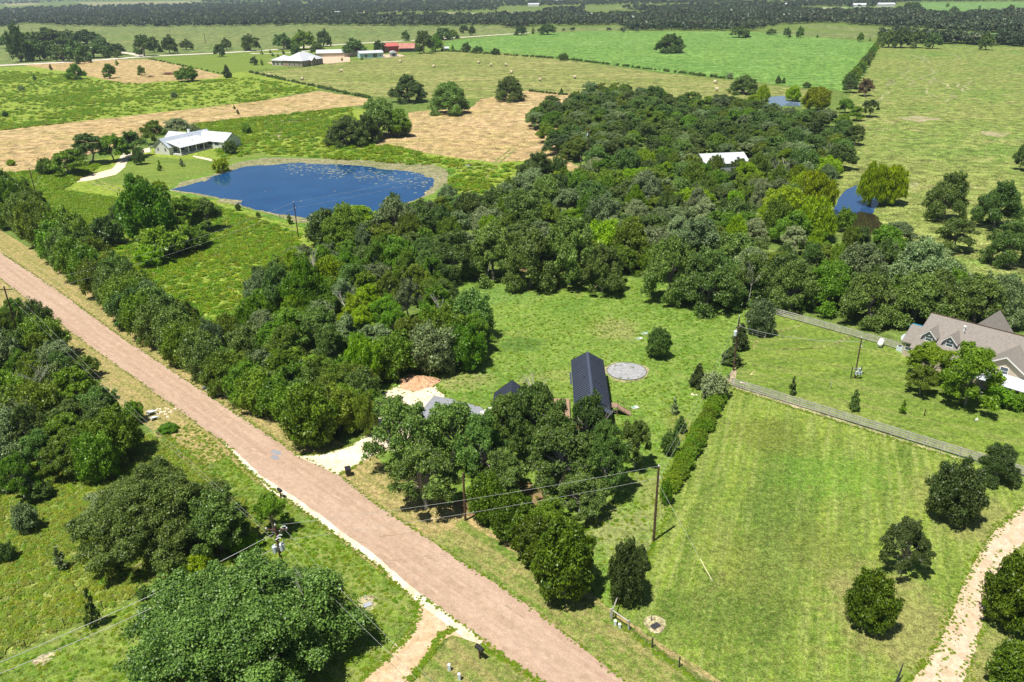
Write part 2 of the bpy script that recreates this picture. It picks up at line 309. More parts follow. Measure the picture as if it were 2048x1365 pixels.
# ------------------------------------------------------------------ ground sheets
def frac_edge(pts, jag, seed, step):
    r = np.random.default_rng(seed); out = []
    n = len(pts)
    for i in range(n):
        a = np.array(pts[i]); b = np.array(pts[(i + 1) % n]); L = np.linalg.norm(b - a)
        k = max(1, min(260, int(L / step))); nrm = np.array([-(b - a)[1], (b - a)[0]]) / max(L, 1e-6)
        # midpoint-like noise: sum of octaves of smoothed random
        off = np.zeros(k + 1); amp = jag
        for o in (2, 5, 12, 30, 80):
            if o > k * 1.5: break
            xs = np.linspace(0, 1, o + 1); vs = r.uniform(-1, 1, o + 1); vs[0] = vs[-1] = 0
            off += np.interp(np.linspace(0, 1, k + 1), xs, vs) * amp; amp *= .62
        for j in range(k):
            out.append(a + (b - a) * j / k + nrm * off[j])
    return out
def sheet(name, px, z, mat, jag=.6, step=1.2, world_pts=False, **kw):
    pts = [tuple(p) for p in px] if world_pts else [P(*p) for p in px]
    e = frac_edge(pts, jag, sum(map(ord, name)) + len(px), step) if jag else pts
    ar = sum(e[i][0] * e[(i + 1) % len(e)][1] - e[(i + 1) % len(e)][0] * e[i][1] for i in range(len(e)))
    if ar < 0: e = e[::-1]
    me = bpy.data.meshes.new(name); n = len(e); xs = [p[0] for p in e]; ys = [p[1] for p in e]
    ext_ = max(max(xs) - min(xs), max(ys) - min(ys)); g = max(step * 3, ext_ / 34); rr_ = random.Random(n); ins = []
    y = min(ys) + g / 2
    ep = np.array([(p[0], p[1]) for p in e])
    while y < max(ys):
        x = min(xs) + g / 2
        while x < max(xs):
            q = (x + rr_.uniform(-.2, .2) * g, y + rr_.uniform(-.2, .2) * g)
            if ((ep - np.array(q)) ** 2).sum(1).min() > (g * .4) ** 2: ins.append(Vector(q))
            x += g
        y += g
    co = [Vector((p[0], p[1])) for p in e] + ins
    vo, eo, fo = delaunay_2d_cdt(co, [(i, (i + 1) % n) for i in range(n)], [], 1, 1e-4)[:3]
    me.from_pydata([(v.x, v.y, z) for v in vo], [], [tuple(f) if (vo[f[1]] - vo[f[0]]).cross(vo[f[2]] - vo[f[0]]) > 0 else tuple(reversed(f)) for f in fo]); me.materials.append(mat); me.update()
    o = link_mesh(name, me); kw.setdefault('kind', 'structure'); return tag(o, **kw)
def strip(name, centre, w, z, mat, jag=.2, **kw):
    """ribbon along world points; w = width or list"""
    c = [np.array(p) for p in centre]; n = len(c); r = np.random.default_rng(len(name))
    ws = w if isinstance(w, (list, tuple)) else [w] * n
    cc = []; ww = []
    for i in range(n - 1):
        L = np.linalg.norm(c[i + 1] - c[i]); k = max(1, int(L / 1.5)); k = min(k, 200)
        p0 = c[max(i - 1, 0)]; p3 = c[min(i + 2, n - 1)]
        for j in range(k):
            t = j / k
            q = .5 * ((2 * c[i]) + (-p0 + c[i + 1]) * t + (2 * p0 - 5 * c[i] + 4 * c[i + 1] - p3) * t * t + (-p0 + 3 * c[i] - 3 * c[i + 1] + p3) * t ** 3)
            cc.append(q); ww.append(ws[i] * (1 - t) + ws[i + 1] * t)
    cc.append(c[-1]); ww.append(ws[-1]); mb = MB(); vs = []
    for i, q in enumerate(cc):
        d = cc[min(i + 1, len(cc) - 1)] - cc[max(i - 1, 0)]; d = d / np.linalg.norm(d); nn = np.array([-d[1], d[0]])
        a = q + nn * (ww[i] / 2 + r.uniform(-jag, jag)); b = q - nn * (ww[i] / 2 + r.uniform(-jag, jag))
        vs += [(a[0], a[1], z), (b[0], b[1], z)]
    mb.add(vs, [(2 * i, 2 * i + 1, 2 * i + 3, 2 * i + 2) for i in range(len(cc) - 1)])
    kw.setdefault('kind', 'structure'); return mb.build(name, mat, **kw)

bigN = 24000
gx = sorted(set([-bigN, -16000, -11000, -7500, -5000, -3500, -2400, -1700, -1200, -800] + list(range(-600, 601, 60)) + [800, 1200, 1700, 2400, 3500, 5000, 7500, 11000, 16000, bigN]))
gy = [-400, -200, -60] + list(range(0, 601, 60)) + [720, 900, 1200, 1600, 2200, 3000, 4200, 6000, 8500, 12000, 17000, bigN]
MB().add([(x, y, 0) for y in gy for x in gx], [(j * len(gx) + i, j * len(gx) + i + 1, (j + 1) * len(gx) + i + 1, (j + 1) * len(gx) + i) for j in range(len(gy) - 1) for i in range(len(gx) - 1)]).build('ground', GM['base'], kind='structure')

# far fields (metre-scale outlines)
sheet('far_pasture', [(40, 49), (500, 50), (1000, 52), (1040, 60), (1030, 68), (700, 88), (520, 102), (290, 114), (0, 131), (-300, 140), (-300, 80)], .03, GM['far'], 5, 12)
sheet('far_strip_field', [(1020, 56), (1260, 54), (1255, 62), (1050, 66)], .034, GM['far'], 5, 12)
sheet('far_olive_field', [(1560, 62), (1760, 66), (1745, 78), (1480, 70)], .03, GM['far'], 5, 12)
for k, (pl, mt) in enumerate([([(150, 5), (400, 2), (405, 7), (190, 13)], 'farp'), ([(680, 22), (860, 17), (880, 21), (700, 28)], 'farp'),
        ([(1000, 22), (1440, 8), (1460, 13), (1180, 20), (1010, 32)], 'far'), ([(1180, 27), (1290, 24), (1300, 30), (1190, 31)], 'farp'),
        ([(1800, 14), (1830, 6), (2100, 4), (2100, 22), (1900, 30), (1800, 24)], 'farg'), ([(1620, 18), (1700, 14), (1800, 20), (1780, 24), (1640, 22)], 'farg'),
        ([(1580, 52), (1640, 50), (1800, 60), (1840, 66), (1700, 62)], 'far'), ([(870, 30), (1010, 32), (1010, 27), (880, 25)], 'farp'),
        ([(0, 8), (60, 6), (90, 9), (20, 13)], 'farp'), ([(1850, 62), (2100, 70), (2100, 84), (1900, 78)], 'farg')]):
    sheet('distant_field', pl, .04, GM[mt], 6, 20)
sheet('green_pasture', [(-60, 138), (60, 132), (130, 133), (330, 128), (480, 140), (650, 176), (500, 205), (0, 262), (-80, 270)], .037, GM['meadow'], 2.5, 4)
sheet('ranch_lawn', [(290, 117), (520, 104), (700, 90), (880, 78), (900, 100), (700, 120), (600, 135), (500, 143), (440, 150), (330, 122)], .044, GM['yard'], 1.5, 4)
sheet('bright_field', [(890, 83), (1035, 69), (1180, 62), (1500, 64), (1640, 75), (1757, 86), (1735, 140), (1690, 183), (1640, 180), (1450, 157), (1300, 142), (1130, 118), (1000, 105), (900, 99)], .05, GM['bright'], 1.5, 5)
sheet('hay_field', [(500, 146), (600, 137), (700, 122), (880, 104), (1000, 107), (1130, 120), (1300, 144), (1440, 159), (1640, 182), (1645, 195), (1540, 200), (1330, 205), (1130, 191), (1065, 184), (950, 200), (780, 198), (640, 176)], .06, GM['hay'], 1.0, 4)
sheet('cut_field', [(45, 130), (160, 121), (290, 119), (340, 126), (448, 153), (430, 157), (300, 166), (255, 169), (170, 152), (120, 142)], .06, GM['cut'], 2.0, 3)
sheet('cut_field', [(-60, 270), (100, 250), (400, 217), (520, 203), (640, 182), (745, 200), (720, 212), (640, 220), (530, 236), (390, 246), (200, 302), (60, 342), (-60, 350)], .07, GM['cut'], 1.4, 2)
sheet('cut_field', [(735, 288), (770, 265), (820, 262), (815, 225), (850, 222), (940, 218), (960, 199), (1060, 181), (1150, 188), (1180, 230), (1130, 320), (1185, 345), (1180, 372), (1110, 350), (1090, 318), (990, 326), (860, 308)], .07, GM['cut'], 1.2, 2)
sheet('pasture', [(1757, 88), (1900, 91), (2100, 97), (2250, 500), (2100, 620), (1960, 560), (1760, 480), (1650, 470), (1670, 380), (1690, 260), (1700, 190), (1735, 140)], .056, GM['pasture'], 2, 4)
sheet('rough_meadow', [(-80, 352), (60, 345), (300, 300), (400, 248), (530, 238), (700, 214), (810, 232), (735, 288), (860, 308), (990, 326), (1085, 312), (1000, 400), (880, 420), (620, 520), (600, 700), (480, 680), (320, 560), (120, 440), (-80, 400)], .05, GM['meadow'], 1.0, 2)
sheet('pond_lawn', [(240, 330), (300, 312), (360, 320), (460, 318), (480, 305), (545, 300), (520, 322), (420, 360), (370, 372), (340, 402), (250, 370), (180, 372)], .07, GM['yard'], .8, 2)
sheet('dry_mud', [(520, 240), (600, 236), (640, 244), (610, 252), (590, 262), (560, 264), (520, 258)], .065, GM['mud'], 1.6, 1.5)
sheet('dry_mud', [(535, 268), (560, 265), (575, 275), (560, 282), (540, 280)], .065, GM['mud'], 1.2, 1.5)
sheet('lawn', [(740, 745), (840, 720), (985, 700), (960, 640), (890, 540), (1040, 530), (1290, 560), (1560, 600), (1520, 690), (1440, 780), (1345, 1000), (1260, 1160), (1230, 1245), (1170, 1215), (1020, 1090), (820, 1010), (720, 930)], .04, GM['lawn'], .5, .8)
sheet('paddock', [(1465, 775), (1600, 820), (1960, 932), (2100, 985), (2200, 1500), (1500, 1500), (1390, 1365), (1255, 1250), (1232, 1205), (1290, 1120), (1355, 985), (1430, 830)], .05, GM['paddock'], .2, .8)
sheet('yard', [(1530, 615), (1550, 620), (1800, 688), (1980, 760), (2120, 830), (2120, 975), (1950, 920), (1465, 768), (1462, 745)], .054, GM['yard'], .2, .8)
sheet('left_pasture', [(-60, 860), (150, 900), (330, 860), (370, 880), (480, 1000), (560, 1060), (440, 1110), (200, 1230), (-60, 1350)], .04, GM['dry_pasture'], .6, 1)
sheet('mown_grass', [(330, 862), (372, 836), (470, 915), (580, 1008), (840, 1200), (820, 1240), (700, 1400), (-100, 1420), (-60, 1350), (200, 1230), (440, 1110), (560, 1050), (470, 980)], .05, GM['yard'], .35, .8)

# the county road and its verges
e0 = np.array(P(0, 531)); e1 = np.array(P(1168, 1365)); dv = (e1 - e0) / np.linalg.norm(e1 - e0); nv = np.array([-dv[1], dv[0]])   # nv points up-right
def R(s, o): q = e0 + dv * s + nv * o; return (float(q[0]), float(q[1]))
RL = float(np.linalg.norm(e1 - e0))
up_px = [(0, 505), (130, 592), (235, 670), (520, 860), (595, 912), (677, 950), (746, 1006), (858, 1080), (933, 1131), (1020, 1187), (1107, 1251), (1171, 1302), (1251, 1365)]
lo_px = [(0, 558), (148, 670), (372, 832), (469, 904), (520, 955), (608, 1010), (676, 1061), (767, 1128), (842, 1192), (968, 1283), (1019, 1321), (1085, 1365)]
def ext(l, back, fwd):
    w = [np.array(P(*p)) for p in l]; return [tuple(w[0] - dv * back)] + [tuple(p) for p in w] + [tuple(w[-1] + dv * fwd)]
U = ext(up_px, 120, 60); L = ext(lo_px, 120, 60)
def off(l, o): return [(p[0] + nv[0] * o, p[1] + nv[1] * o) for p in l]
sheet('verge', off(U, -.5) + off(U, 6.2)[::-1], .06, GM['dry_verge'], .5, 1, world_pts=True)
k = 5
sheet('grass_verge', off(U, -.3)[8:] + off(U, 5.5)[::-1][:len(U) - 8], .07, GM['verge'], .4, .8, world_pts=True)
sheet('dry_verge', off(L, .5)[:5] + off(L, -5.5)[:5][::-1], .06, GM['dry_verge'], .5, .8, world_pts=True)
sheet('grass_strip', off(L, .5)[4:] + off(L, -1.1)[4:][::-1], .065, GM['dry_verge'], .15, .5, world_pts=True)
sheet('road', L + U[::-1], .09, GM['road'], .10, .7, world_pts=True)
sheet('gravel_shoulder', [(440, 880), (470, 903), (520, 952), (608, 1008), (676, 1059), (767, 1126), (830, 1180), (968, 1281), (960, 1290), (930, 1280), (880, 1240), (820, 1195), (760, 1135), (670, 1070), (600, 1018), (540, 985), (500, 945)], .10, GM['caliche'], .12, .4)
sheet('dirt_drive', [(832, 1190), (860, 1218), (905, 1258), (945, 1288), (905, 1272), (880, 1290), (858, 1320), (820, 1365), (770, 1420), (670, 1420), (750, 1335), (805, 1278), (830, 1240), (838, 1215)], .095, GM['dirt'], .2, .5)
sheet('grass_island', [(905, 1262), (960, 1290), (1015, 1328), (1085, 1372), (1080, 1430), (780, 1430), (830, 1365), (872, 1310)], .085, GM['verge'], .2, .5)
sheet('gravel_drive', [(2100, 975), (2048, 1012), (2000, 1052), (1950, 1125), (1915, 1200), (1880, 1280), (1825, 1365), (1790, 1430), (1900, 1430), (1925, 1365), (1965, 1250), (1985, 1165), (2040, 1095), (2100, 1040)], .08, GM['pink'], .25, .6)
sheet('driveway_apron', [(592, 912), (640, 910), (700, 894), (735, 870), (780, 840), (760, 905), (725, 925), (693, 944), (677, 951), (640, 935)], .11, GM['caliche'], .2, .5)
sheet('caliche_lot', [(735, 800), (790, 775), (815, 768), (870, 772), (888, 790), (882, 830), (890, 850), (850, 880), (790, 905), (755, 900), (745, 850)], .10, GM['caliche'], .3, .6)
sheet('grey_slab', [(868, 793), (905, 800), (960, 815), (975, 828), (900, 846), (850, 858), (830, 850), (845, 820)], .115, GM['slab'], .05, 1)
sheet('farm_drive', [(75, 369), (90, 364), (160, 356), (225, 338), (236, 322), (245, 308), (275, 302), (300, 296), (303, 304), (262, 312), (250, 335), (232, 350), (180, 362), (100, 371)], .09, GM['caliche'], .2, 1)
sheet('house_path', [(386, 312), (405, 315), (430, 321), (428, 324), (400, 318), (386, 314)], .10, GM['caliche'], .1, 1)
strip('county_lane', [P(-60, 135), P(0, 131.5), P(150, 124), P(290, 114), P(400, 108.5), P(520, 102), P(700, 88.5), P(860, 79.5), P(1000, 70), P(1060, 66)], [16, 15, 14, 13, 12, 11.5, 10.5, 10, 9, 8], .12, GM['whiteroad'], .4)
strip('side_lane', [P(287, 113), P(262, 108), P(240, 105)], [8, 8, 8], .12, GM['whiteroad'], .3)
strip('ranch_lane', [P(500, 108), P(560, 107), P(640, 100)], [6, 6, 6], .12, GM['whiteroad'], .3)
strip('far_lane', [P(1600, 22), P(1640, 17), P(1690, 16)], [30, 30, 30], .12, GM['whiteroad'], .3)
sheet('ranch_forecourt', [(533, 126), (575, 121), (600, 130), (655, 128), (700, 124), (700, 112), (660, 108), (600, 134), (560, 132)], .10, GM['pink'], .3, 3)
sheet('barn_yard', [(755, 110), (800, 109), (812, 113), (770, 116), (755, 115)], .10, GM['pink'], .3, 3)
for a, b in (((985, 330), (940, 385)), ((993, 332), (952, 385))):
    strip('vehicle_track', [P(a[0] + 35, a[1] - 30), P(*a), P(*b)], .9, .09, GM['hay'], .2)
for a in ([(180, 366), (215, 376), (250, 392)], [(190, 362), (228, 373), (258, 388)], [(440, 425), (500, 442), (560, 452), (595, 455)], [(440, 434), (500, 450), (560, 459), (595, 463)]):
    strip('vehicle_track', [P(*p) for p in a], .8, .086, GM['hay'], .2)
for a in ([(1462, 700), (1470, 680), (1500, 668), (1560, 650)], [(1515, 700), (1600, 695), (1660, 672)], [(1455, 752), (1468, 742)]):
    strip('mower_track', [P(*p) for p in [(a0[0] + 45, a0[1]) for a0 in a]], .7, .075, GM['hay'], .25)
# cattle trails in the far right pasture
for q in range(16):
    x, y = RND.uniform(1770, 1960), RND.uniform(105, 190); pts = []
    for s in range(6): pts.append(P(x, y)); x += RND.uniform(-14, 14); y += RND.uniform(1.5, 5)
    strip('cattle_trail', pts, 1.1, .08, GM['farp'], .5)
sheet('bare_patch', [(1795, 236), (1840, 232), (1885, 238), (1840, 245)], .07, GM['mud'], 1.5, 1.5)
sheet('bare_patch', [(1960, 262), (2020, 268), (2000, 276), (1965, 270)], .07, GM['mud'], 1.5, 1.5)
sheet('bare_patch', [(1810, 368), (1835, 366), (1836, 373), (1815, 374)], .07, GM['mud'], .8, 1)
sheet('fence_soil', [(1452, 762), (1470, 735), (1474, 745), (1468, 771), (1950, 926), (1948, 930), (1462, 777)], .06, GM['mud'], .12, .6)
sheet('tree_mulch', [(960, 985), (1040, 960), (1090, 985), (1110, 1020), (1060, 1040), (960, 1030), (915, 1050), (900, 1010)], .048, GM['mulch'], .5, .6)
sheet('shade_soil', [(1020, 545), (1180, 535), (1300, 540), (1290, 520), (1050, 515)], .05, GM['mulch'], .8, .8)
sheet('bare_patch', [(55, 1325), (80, 1312), (128, 1300), (100, 1322), (75, 1338)], .06, GM['mud'], .3, .4)

for q, w_ in (((417, 776), 14), ((552, 905), 12), ((550, 915), 9), ((460, 1085 - 300), 8)):
    sheet('road_patch', [(q[0] - w_, q[1]), (q[0] - w_ * .4, q[1] - 4), (q[0] + w_ * .7, q[1] - 2), (q[0] + w_, q[1] + 5), (q[0], q[1] + 6)], .098, GM['slab'], .12, .2)
for o_, w_, m_ in ((-1.65, .5, 'roadpale'), (-.35, .5, 'roadpale'), (1.1, .5, 'roadpale'), (2.2, .5, 'roadpale')):
    strip('wheel_track', [R(t_, o_) for t_ in np.linspace(-100, RL + 50, 14)], w_, .094, GM[m_], .16)
for a, b in (((340, 748), (385, 738)), ((760, 1075), (840, 1062)), ((1010, 1212), (1050, 1240)), ((420, 840), (470, 800))):
    strip('road_crack', [P(*a), P((a[0] + b[0]) / 2 + 3, (a[1] + b[1]) / 2 + 2), P(*b)], .07, .099, GM['mulch'], .03)
# ponds
def water_mat(name, c, rough=.045, c2=None):
    m, nt, b = new_mat(name); b.inputs['Base Color'].default_value = c4(c)
    if c2: g_ = nt.nodes.new('ShaderNodeNewGeometry'); nt.links.new(mix(nt, ramp(nt, noise(nt, g_.outputs['Position'], .035, 5, .7, 1.5), .38, .64), c, c2), b.inputs['Base Color'])
    b.inputs['Roughness'].default_value = rough
    b.inputs['IOR'].default_value = 1.33; b.inputs['Specular IOR Level'].default_value = .7
    g = nt.nodes.new('ShaderNodeNewGeometry'); bp = nt.nodes.new('ShaderNodeBump'); bp.inputs['Strength'].default_value = .04; bp.inputs['Distance'].default_value = .05
    nt.links.new(noise(nt, g.outputs['Position'], 1.5, 3), bp.inputs['Height']); nt.links.new(bp.outputs[0], b.inputs['Normal']); return m
WM = water_mat('pond_water', (.007, .052, .145), .045, (.014, .072, .185)); WM2 = water_mat('small_pond_water', (.025, .07, .17)); WM3 = water_mat('murky_water', (.03, .025, .014))  # pond blues carry the sky's reflection and the depth tint in base colour
WM4 = water_mat('far_pond_water', (.14, .20, .28))
sheet('pond_bank', [(330, 384), (360, 362), (430, 345), (470, 322), (530, 312), (700, 316), (860, 325), (905, 340), (905, 370), (880, 400), (700, 450), (600, 455), (540, 440), (440, 402), (380, 398)], .075, GM['lush'], .8, 1.2)
sheet('algae_scum', [(338, 382), (362, 365), (420, 352), (470, 326), (530, 316), (620, 318), (700, 320), (790, 324), (868, 330), (897, 343), (893, 365), (868, 388), (740, 436), (640, 447), (590, 446), (556, 434), (500, 419), (440, 400), (380, 388)], .085, GM['algae'], .6, 1)
sheet('pond_water', [(342, 380), (372, 372), (410, 362), (452, 345), (490, 334), (540, 331), (560, 329), (600, 326), (640, 329), (700, 331), (752, 337), (800, 342), (846, 350), (868, 358), (862, 376), (846, 394), (740, 432), (640, 444), (590, 433), (540, 425), (500, 416), (440, 398), (385, 386)], .095, WM, .9, .9)
sheet('pond_water', [(1664, 424), (1676, 400), (1692, 380), (1712, 372), (1740, 374), (1762, 384), (1762, 400), (1750, 418), (1742, 436), (1700, 446), (1678, 440)], .10, WM2, .3, .6)
sheet('pond_water', [(1684, 440), (1700, 430), (1722, 424), (1744, 428), (1758, 440), (1768, 455), (1758, 466), (1735, 470), (1708, 467), (1690, 455)], .105, WM3, .5, .6)
sheet('pond_water', [(1538, 195), (1569, 192), (1574, 202), (1600, 206), (1604, 214), (1568, 212), (1545, 219), (1536, 212)], .10, WM4, .5, 1)
mb = MB()   # floating lily clumps and scum flakes
for q in range(900):
    t = RND.random(); x = 570 + 320 * t ** .9; y = 330 + 46 * t + RND.gauss(0, 8)
    if q > 430: x = RND.uniform(560, 680); y = 322 + (x - 560) * .18 + RND.gauss(0, 6)
    if q > 620: x = RND.gauss(RND.choice([590, 655, 700, 775, 830, 850]), 14); y = RND.gauss(350, 9) if x > 640 else RND.gauss(337, 4)
    if q > 880: x = RND.uniform(420, 860); y = RND.uniform(345, 415)
    if y < 325 or y > 420 or (x > 760 and y > 392): continue
    c = P(x, y); r = RND.choice([.07, .1, .15, .22, .4]) * RND.uniform(.7, 1.3); n = 7
    mb.add([(c[0] + r * RND.uniform(.6, 1.2) * 1.3 * cos(2 * pi * j / n), c[1] + r * RND.uniform(.6, 1.2) * sin(2 * pi * j / n), .11) for j in range(n)], [tuple(range(n))])
mb.build('algae_flakes', flat_mat('algae_flakes', (.24, .26, .17), .8, 0, .3), kind='stuff', label='pale green flakes of algae floating on the blue pond', cat='algae')
for pl in ([(392, 363), (398, 358), (422, 358), (410, 364)], [(432, 404), (445, 398), (485, 402), (483, 406), (450, 407)], [(880, 366), (893, 360), (899, 368), (885, 374)]):
    sheet('algae_patch', pl, .105, GM['algae'], .25, .6)

# ------------------------------------------------------------------ foliage prototypes
def leaves(lobes, n, size, seed, flat=.35, low=-.45, stretch=1.0, quad=False, jit=.22, droop=0):
    r = np.random.default_rng(seed); lb0 = np.array(lobes, dtype=float); sub = []
    for l in lb0:
        sub.append(np.array([l[0], l[1], l[2], l[3] * .84, l[4] * .84, l[5] * .84]))
        k_ = 9; dd = r.normal(size=(k_, 3)); dd /= np.linalg.norm(dd, axis=1)[:, None]; dd[:, 2] = np.where(dd[:, 2] < low, -dd[:, 2], dd[:, 2])
        for q in dd:
            ss = r.uniform(.2, .5); sub.append(np.concatenate([l[:3] + q * l[3:6] * r.uniform(.55, 1.2), l[3:6] * ss]))
    lb = np.array(sub); rad = lb[:, 3:6]
    w = (rad[:, 0] * rad[:, 1] + rad[:, 2] * rad[:, 0]); w = w / w.sum()
    idx = r.choice(len(lb), n, p=w)
    d = r.normal(size=(n, 3)); d /= np.linalg.norm(d, axis=1)[:, None]
    bad = d[:, 2] < low; d[bad, 2] *= -1
    k = 1 + r.normal(0, jit * .5, n); inner = r.random(n) < .22; k[inner] = r.uniform(.35, .8, inner.sum())
    # lumpy lobes
    k *= 1 + .10 * np.sin(d[:, 0] * 7 + idx) + .08 * np.sin(d[:, 1] * 9 + idx * 2.3)
    p = lb[idx, :3] + d * rad[idx] * k[:, None]
    p[:, 2] = np.maximum(p[:, 2], .05)
    s = size * r.uniform(.6, 1.35, n); s[inner] *= 1.8
    nr = d * .55 + r.normal(0, .55, (n, 3)); nr[:, 2] += flat; nr /= np.linalg.norm(nr, axis=1)[:, None]
    a = np.cross(nr, r.normal(size=(n, 3))); a /= np.linalg.norm(a, axis=1)[:, None]; b = np.cross(nr, a)
    if droop: a = a * (1 - droop) + np.array([0, 0, -1.]) * droop; a /= np.linalg.norm(a, axis=1)[:, None]
    s = s[:, None]
    v = np.stack([p - a * s * .5 * stretch, p + b * s * .42, p + a * s * .62 * stretch + nr * s * .1, p - b * s * .42], 1)
    base = (.5 + .30 * r.normal(size=n) + .4 * (r.random(len(lb))[idx] - .5))
    return v, np.clip(base, 0, 1)
def leaf_mesh(name, v, t, mats, extra=None):
    """v (n,4,3) quads; extra = MB woody geometry using material slot 1"""
    n = len(v); me = bpy.data.meshes.new(name)
    ev = np.array(extra.v, dtype=float) if extra else np.zeros((0, 3)); ef = extra.f if extra else []
    allv = np.concatenate([v.reshape(-1, 3), ev]); me.vertices.add(len(allv)); me.vertices.foreach_set('co', allv.astype(np.float32).ravel())
    loops = list(range(4 * n)); st = np.arange(n) * 4; cnt = np.full(n, 4)
    el = [i + 4 * n for f in ef for i in f]; ec = np.array([len(f) for f in ef], dtype=int)
    lv = np.concatenate([np.arange(4 * n), np.array(el, dtype=int)]); cnt = np.concatenate([cnt, ec]).astype(int)
    st = np.concatenate([[0], np.cumsum(cnt)[:-1]])
    me.loops.add(len(lv)); me.loops.foreach_set('vertex_index', lv.astype(np.int32)); me.polygons.add(len(cnt))
    me.polygons.foreach_set('loop_start', st.astype(np.int32))
    try: me.polygons.foreach_set('loop_total', cnt.astype(np.int32))
    except Exception: pass
    for m in mats: me.materials.append(m)
    me.update(calc_edges=True)
    if len(ef): me.polygons.foreach_set('material_index', np.concatenate([np.zeros(n), np.ones(len(ef))]).astype(np.int32))
    at = me.attributes.new('tint', 'FLOAT', 'FACE'); at.data.foreach_set('value', np.concatenate([t, np.full(len(ef), .5)]).astype(np.float32))
    return me
def wood(lobes, r0, seed, fork=.3, H_=8, n=5, twigs=0):
    r = random.Random(seed); mb = MB(); f = Vector((r.uniform(-.1, .1) * H_, r.uniform(-.1, .1) * H_, fork * H_))
    mb.tube([(0, 0, -.1), (f.x * .3, f.y * .3, f.z * .4), f], [r0 * 1.25, r0, r0 * .85], n)
    for lb in lobes:
        c = Vector(lb[:3]); m = f.lerp(c, .5) + Vector((r.uniform(-.1, .1), r.uniform(-.1, .1), r.uniform(-.02, .10))) * H_ * .6
        rr = r0 * r.uniform(.35, .55); mb.tube([f, f.lerp(m, .6) + Vector((0, 0, .03 * H_)), m, c], [rr, rr * .8, rr * .6, rr * .3], 4, cap=False)
        for _ in range(twigs):
            e = c + Vector((r.uniform(-1, 1) * lb[3], r.uniform(-1, 1) * lb[4], r.uniform(-.1, 1.02) * lb[5]))
            mb.tube([m, c.lerp(e, .4), e], [rr * .4, rr * .25, rr * .08], 3, cap=False)
    return mb
def oak_lobes(Rr, Hh, n, seed, low=.28, lr=(.26, .4)):
    r = random.Random(seed); L = []
    for i in range(n):
        a = i * 2.39996 + r.uniform(-.4, .4); q = sqrt((i + .5) / n); rr = Rr * .74 * q * r.uniform(.85, 1.1)
        z = Hh * (low + (.80 - low) * (1 - q ** 2.2)) + r.uniform(-.09, .09) * Hh
        s = Rr * r.uniform(lr[0] * .8, lr[1] * 1.05); L.append((rr * cos(a), rr * sin(a), z, s, s, min(s * r.uniform(.65, .85), Hh * .3)))
    return L
def cone_lobes(Rr, Hh, n, seed):
    r = random.Random(seed); L = []
    for i in range(n):
        t = (i + .5) / n; z = Hh * (.12 + .76 * t); a = i * 2.4; q = Rr * (1 - t) ** .6 * .55
        s = Rr * (.55 * (1 - t) + .22); L.append((q * cos(a), q * sin(a), z, s * .8, s * .8, s * .75))
    return L
def dome_lobes(Rr, Hh, n, seed):
    r = random.Random(seed); L = []
    for i in range(n):
        a = i * 2.39996; t = (i + .5) / n; ct = 1 - 1.62 * t; st = sqrt(max(0, 1 - ct * ct))
        s = Rr * r.uniform(.24, .36); L.append((Rr * .72 * st * cos(a), Rr * .72 * st * sin(a), Hh * (.46 + .40 * ct) + r.uniform(-.03, .03) * Hh, s, s, s * .95))
    L.append((0, 0, Hh * .5, Rr * .62, Rr * .62, Hh * .36)); return L
PRO = {}
def proto(key, Rr, Hh, lobes, n, size, seed, r0, **kw):
    fork = kw.pop('fork', .3); tw = kw.pop('twigs', 0); dense = kw.pop('wooden', True)
    v, t = leaves(lobes, n, size, seed, **kw)
    PRO.setdefault(key, []).append(dict(R=Rr, H=Hh, crown=leaf_mesh(key + '_crown', v, t, [LM['oak']]),
        trunk=wood(lobes, r0, seed, fork, Hh, twigs=tw).mesh(key + '_trunk', MT['bark'])))
for s in (1, 2): proto('big', 10, 9.5, oak_lobes(10, 9.5, 52, s, .24, (.14, .24)), 165000, .165, s, .38, twigs=2)
for s in (4, 5): proto('airy', 6, 8.5, oak_lobes(6, 8.5, 24, s, .3, (.17, .26)), 26000, .20, s, .26, twigs=5)
for s in range(6, 11): proto('mid', 4.5, 7.5, oak_lobes(4.5, 7.5, 16, s, .22, (.22, .34)), 22000, .19, s, .2, twigs=1)
for s in (27, 28, 29): proto('spread', 6, 8, oak_lobes(6, 8, 26, s, .13, (.2, .3)), 34000, .19, s, .26, low=-.8, twigs=1)
for s in range(11, 14): proto('bush', 2.6, 3.6, dome_lobes(2.6, 3.6, 14, s), 8000, .18, s, .09, low=-.9)
for s in (14, 15, 16): proto('cedar', 2.8, 5, dome_lobes(2.8, 5, 22, s), 20000, .14, s, .12, flat=.1, stretch=1.5, low=-.95)
for s in (17, 18): proto('cone', 1.7, 5.5, cone_lobes(1.7, 5.5, 16, s), 8000, .16, s, .1, flat=.5, stretch=1.6, low=-.95)
for s in (19, 20): proto('willow', 4.2, 6.5, dome_lobes(4.2, 6.5, 18, s), 20000, .2, s, .2, flat=0, stretch=1.9, droop=.6, low=-.9, jit=.4, fork=.2)
for s in (23, 24, 25, 26): proto('thicket', 3.4, 5.2, dome_lobes(3.4, 5.2, 16, s), 17000, .18, s, .13, low=-.95, jit=.36)
for s in (21, 22): proto('sapling', 1.0, 3.0, cone_lobes(.9, 3.0, 7, s), 420, .26, s, .05, low=-.9, fork=.3)
def far_tree(seed, Rr=6, Hh=8.5, n=420):
    L = oak_lobes(Rr, Hh, 9, seed, .25, (.32, .46)); v, t = leaves(L, n, 1.35, seed, jit=.15); return leaf_mesh('far_tree_crown', v, t, [LM['farleaf'], MT['bark']], wood(L[:3], .3, seed, .3, Hh, 3))
FAR = [far_tree(40 + i) for i in range(4)]
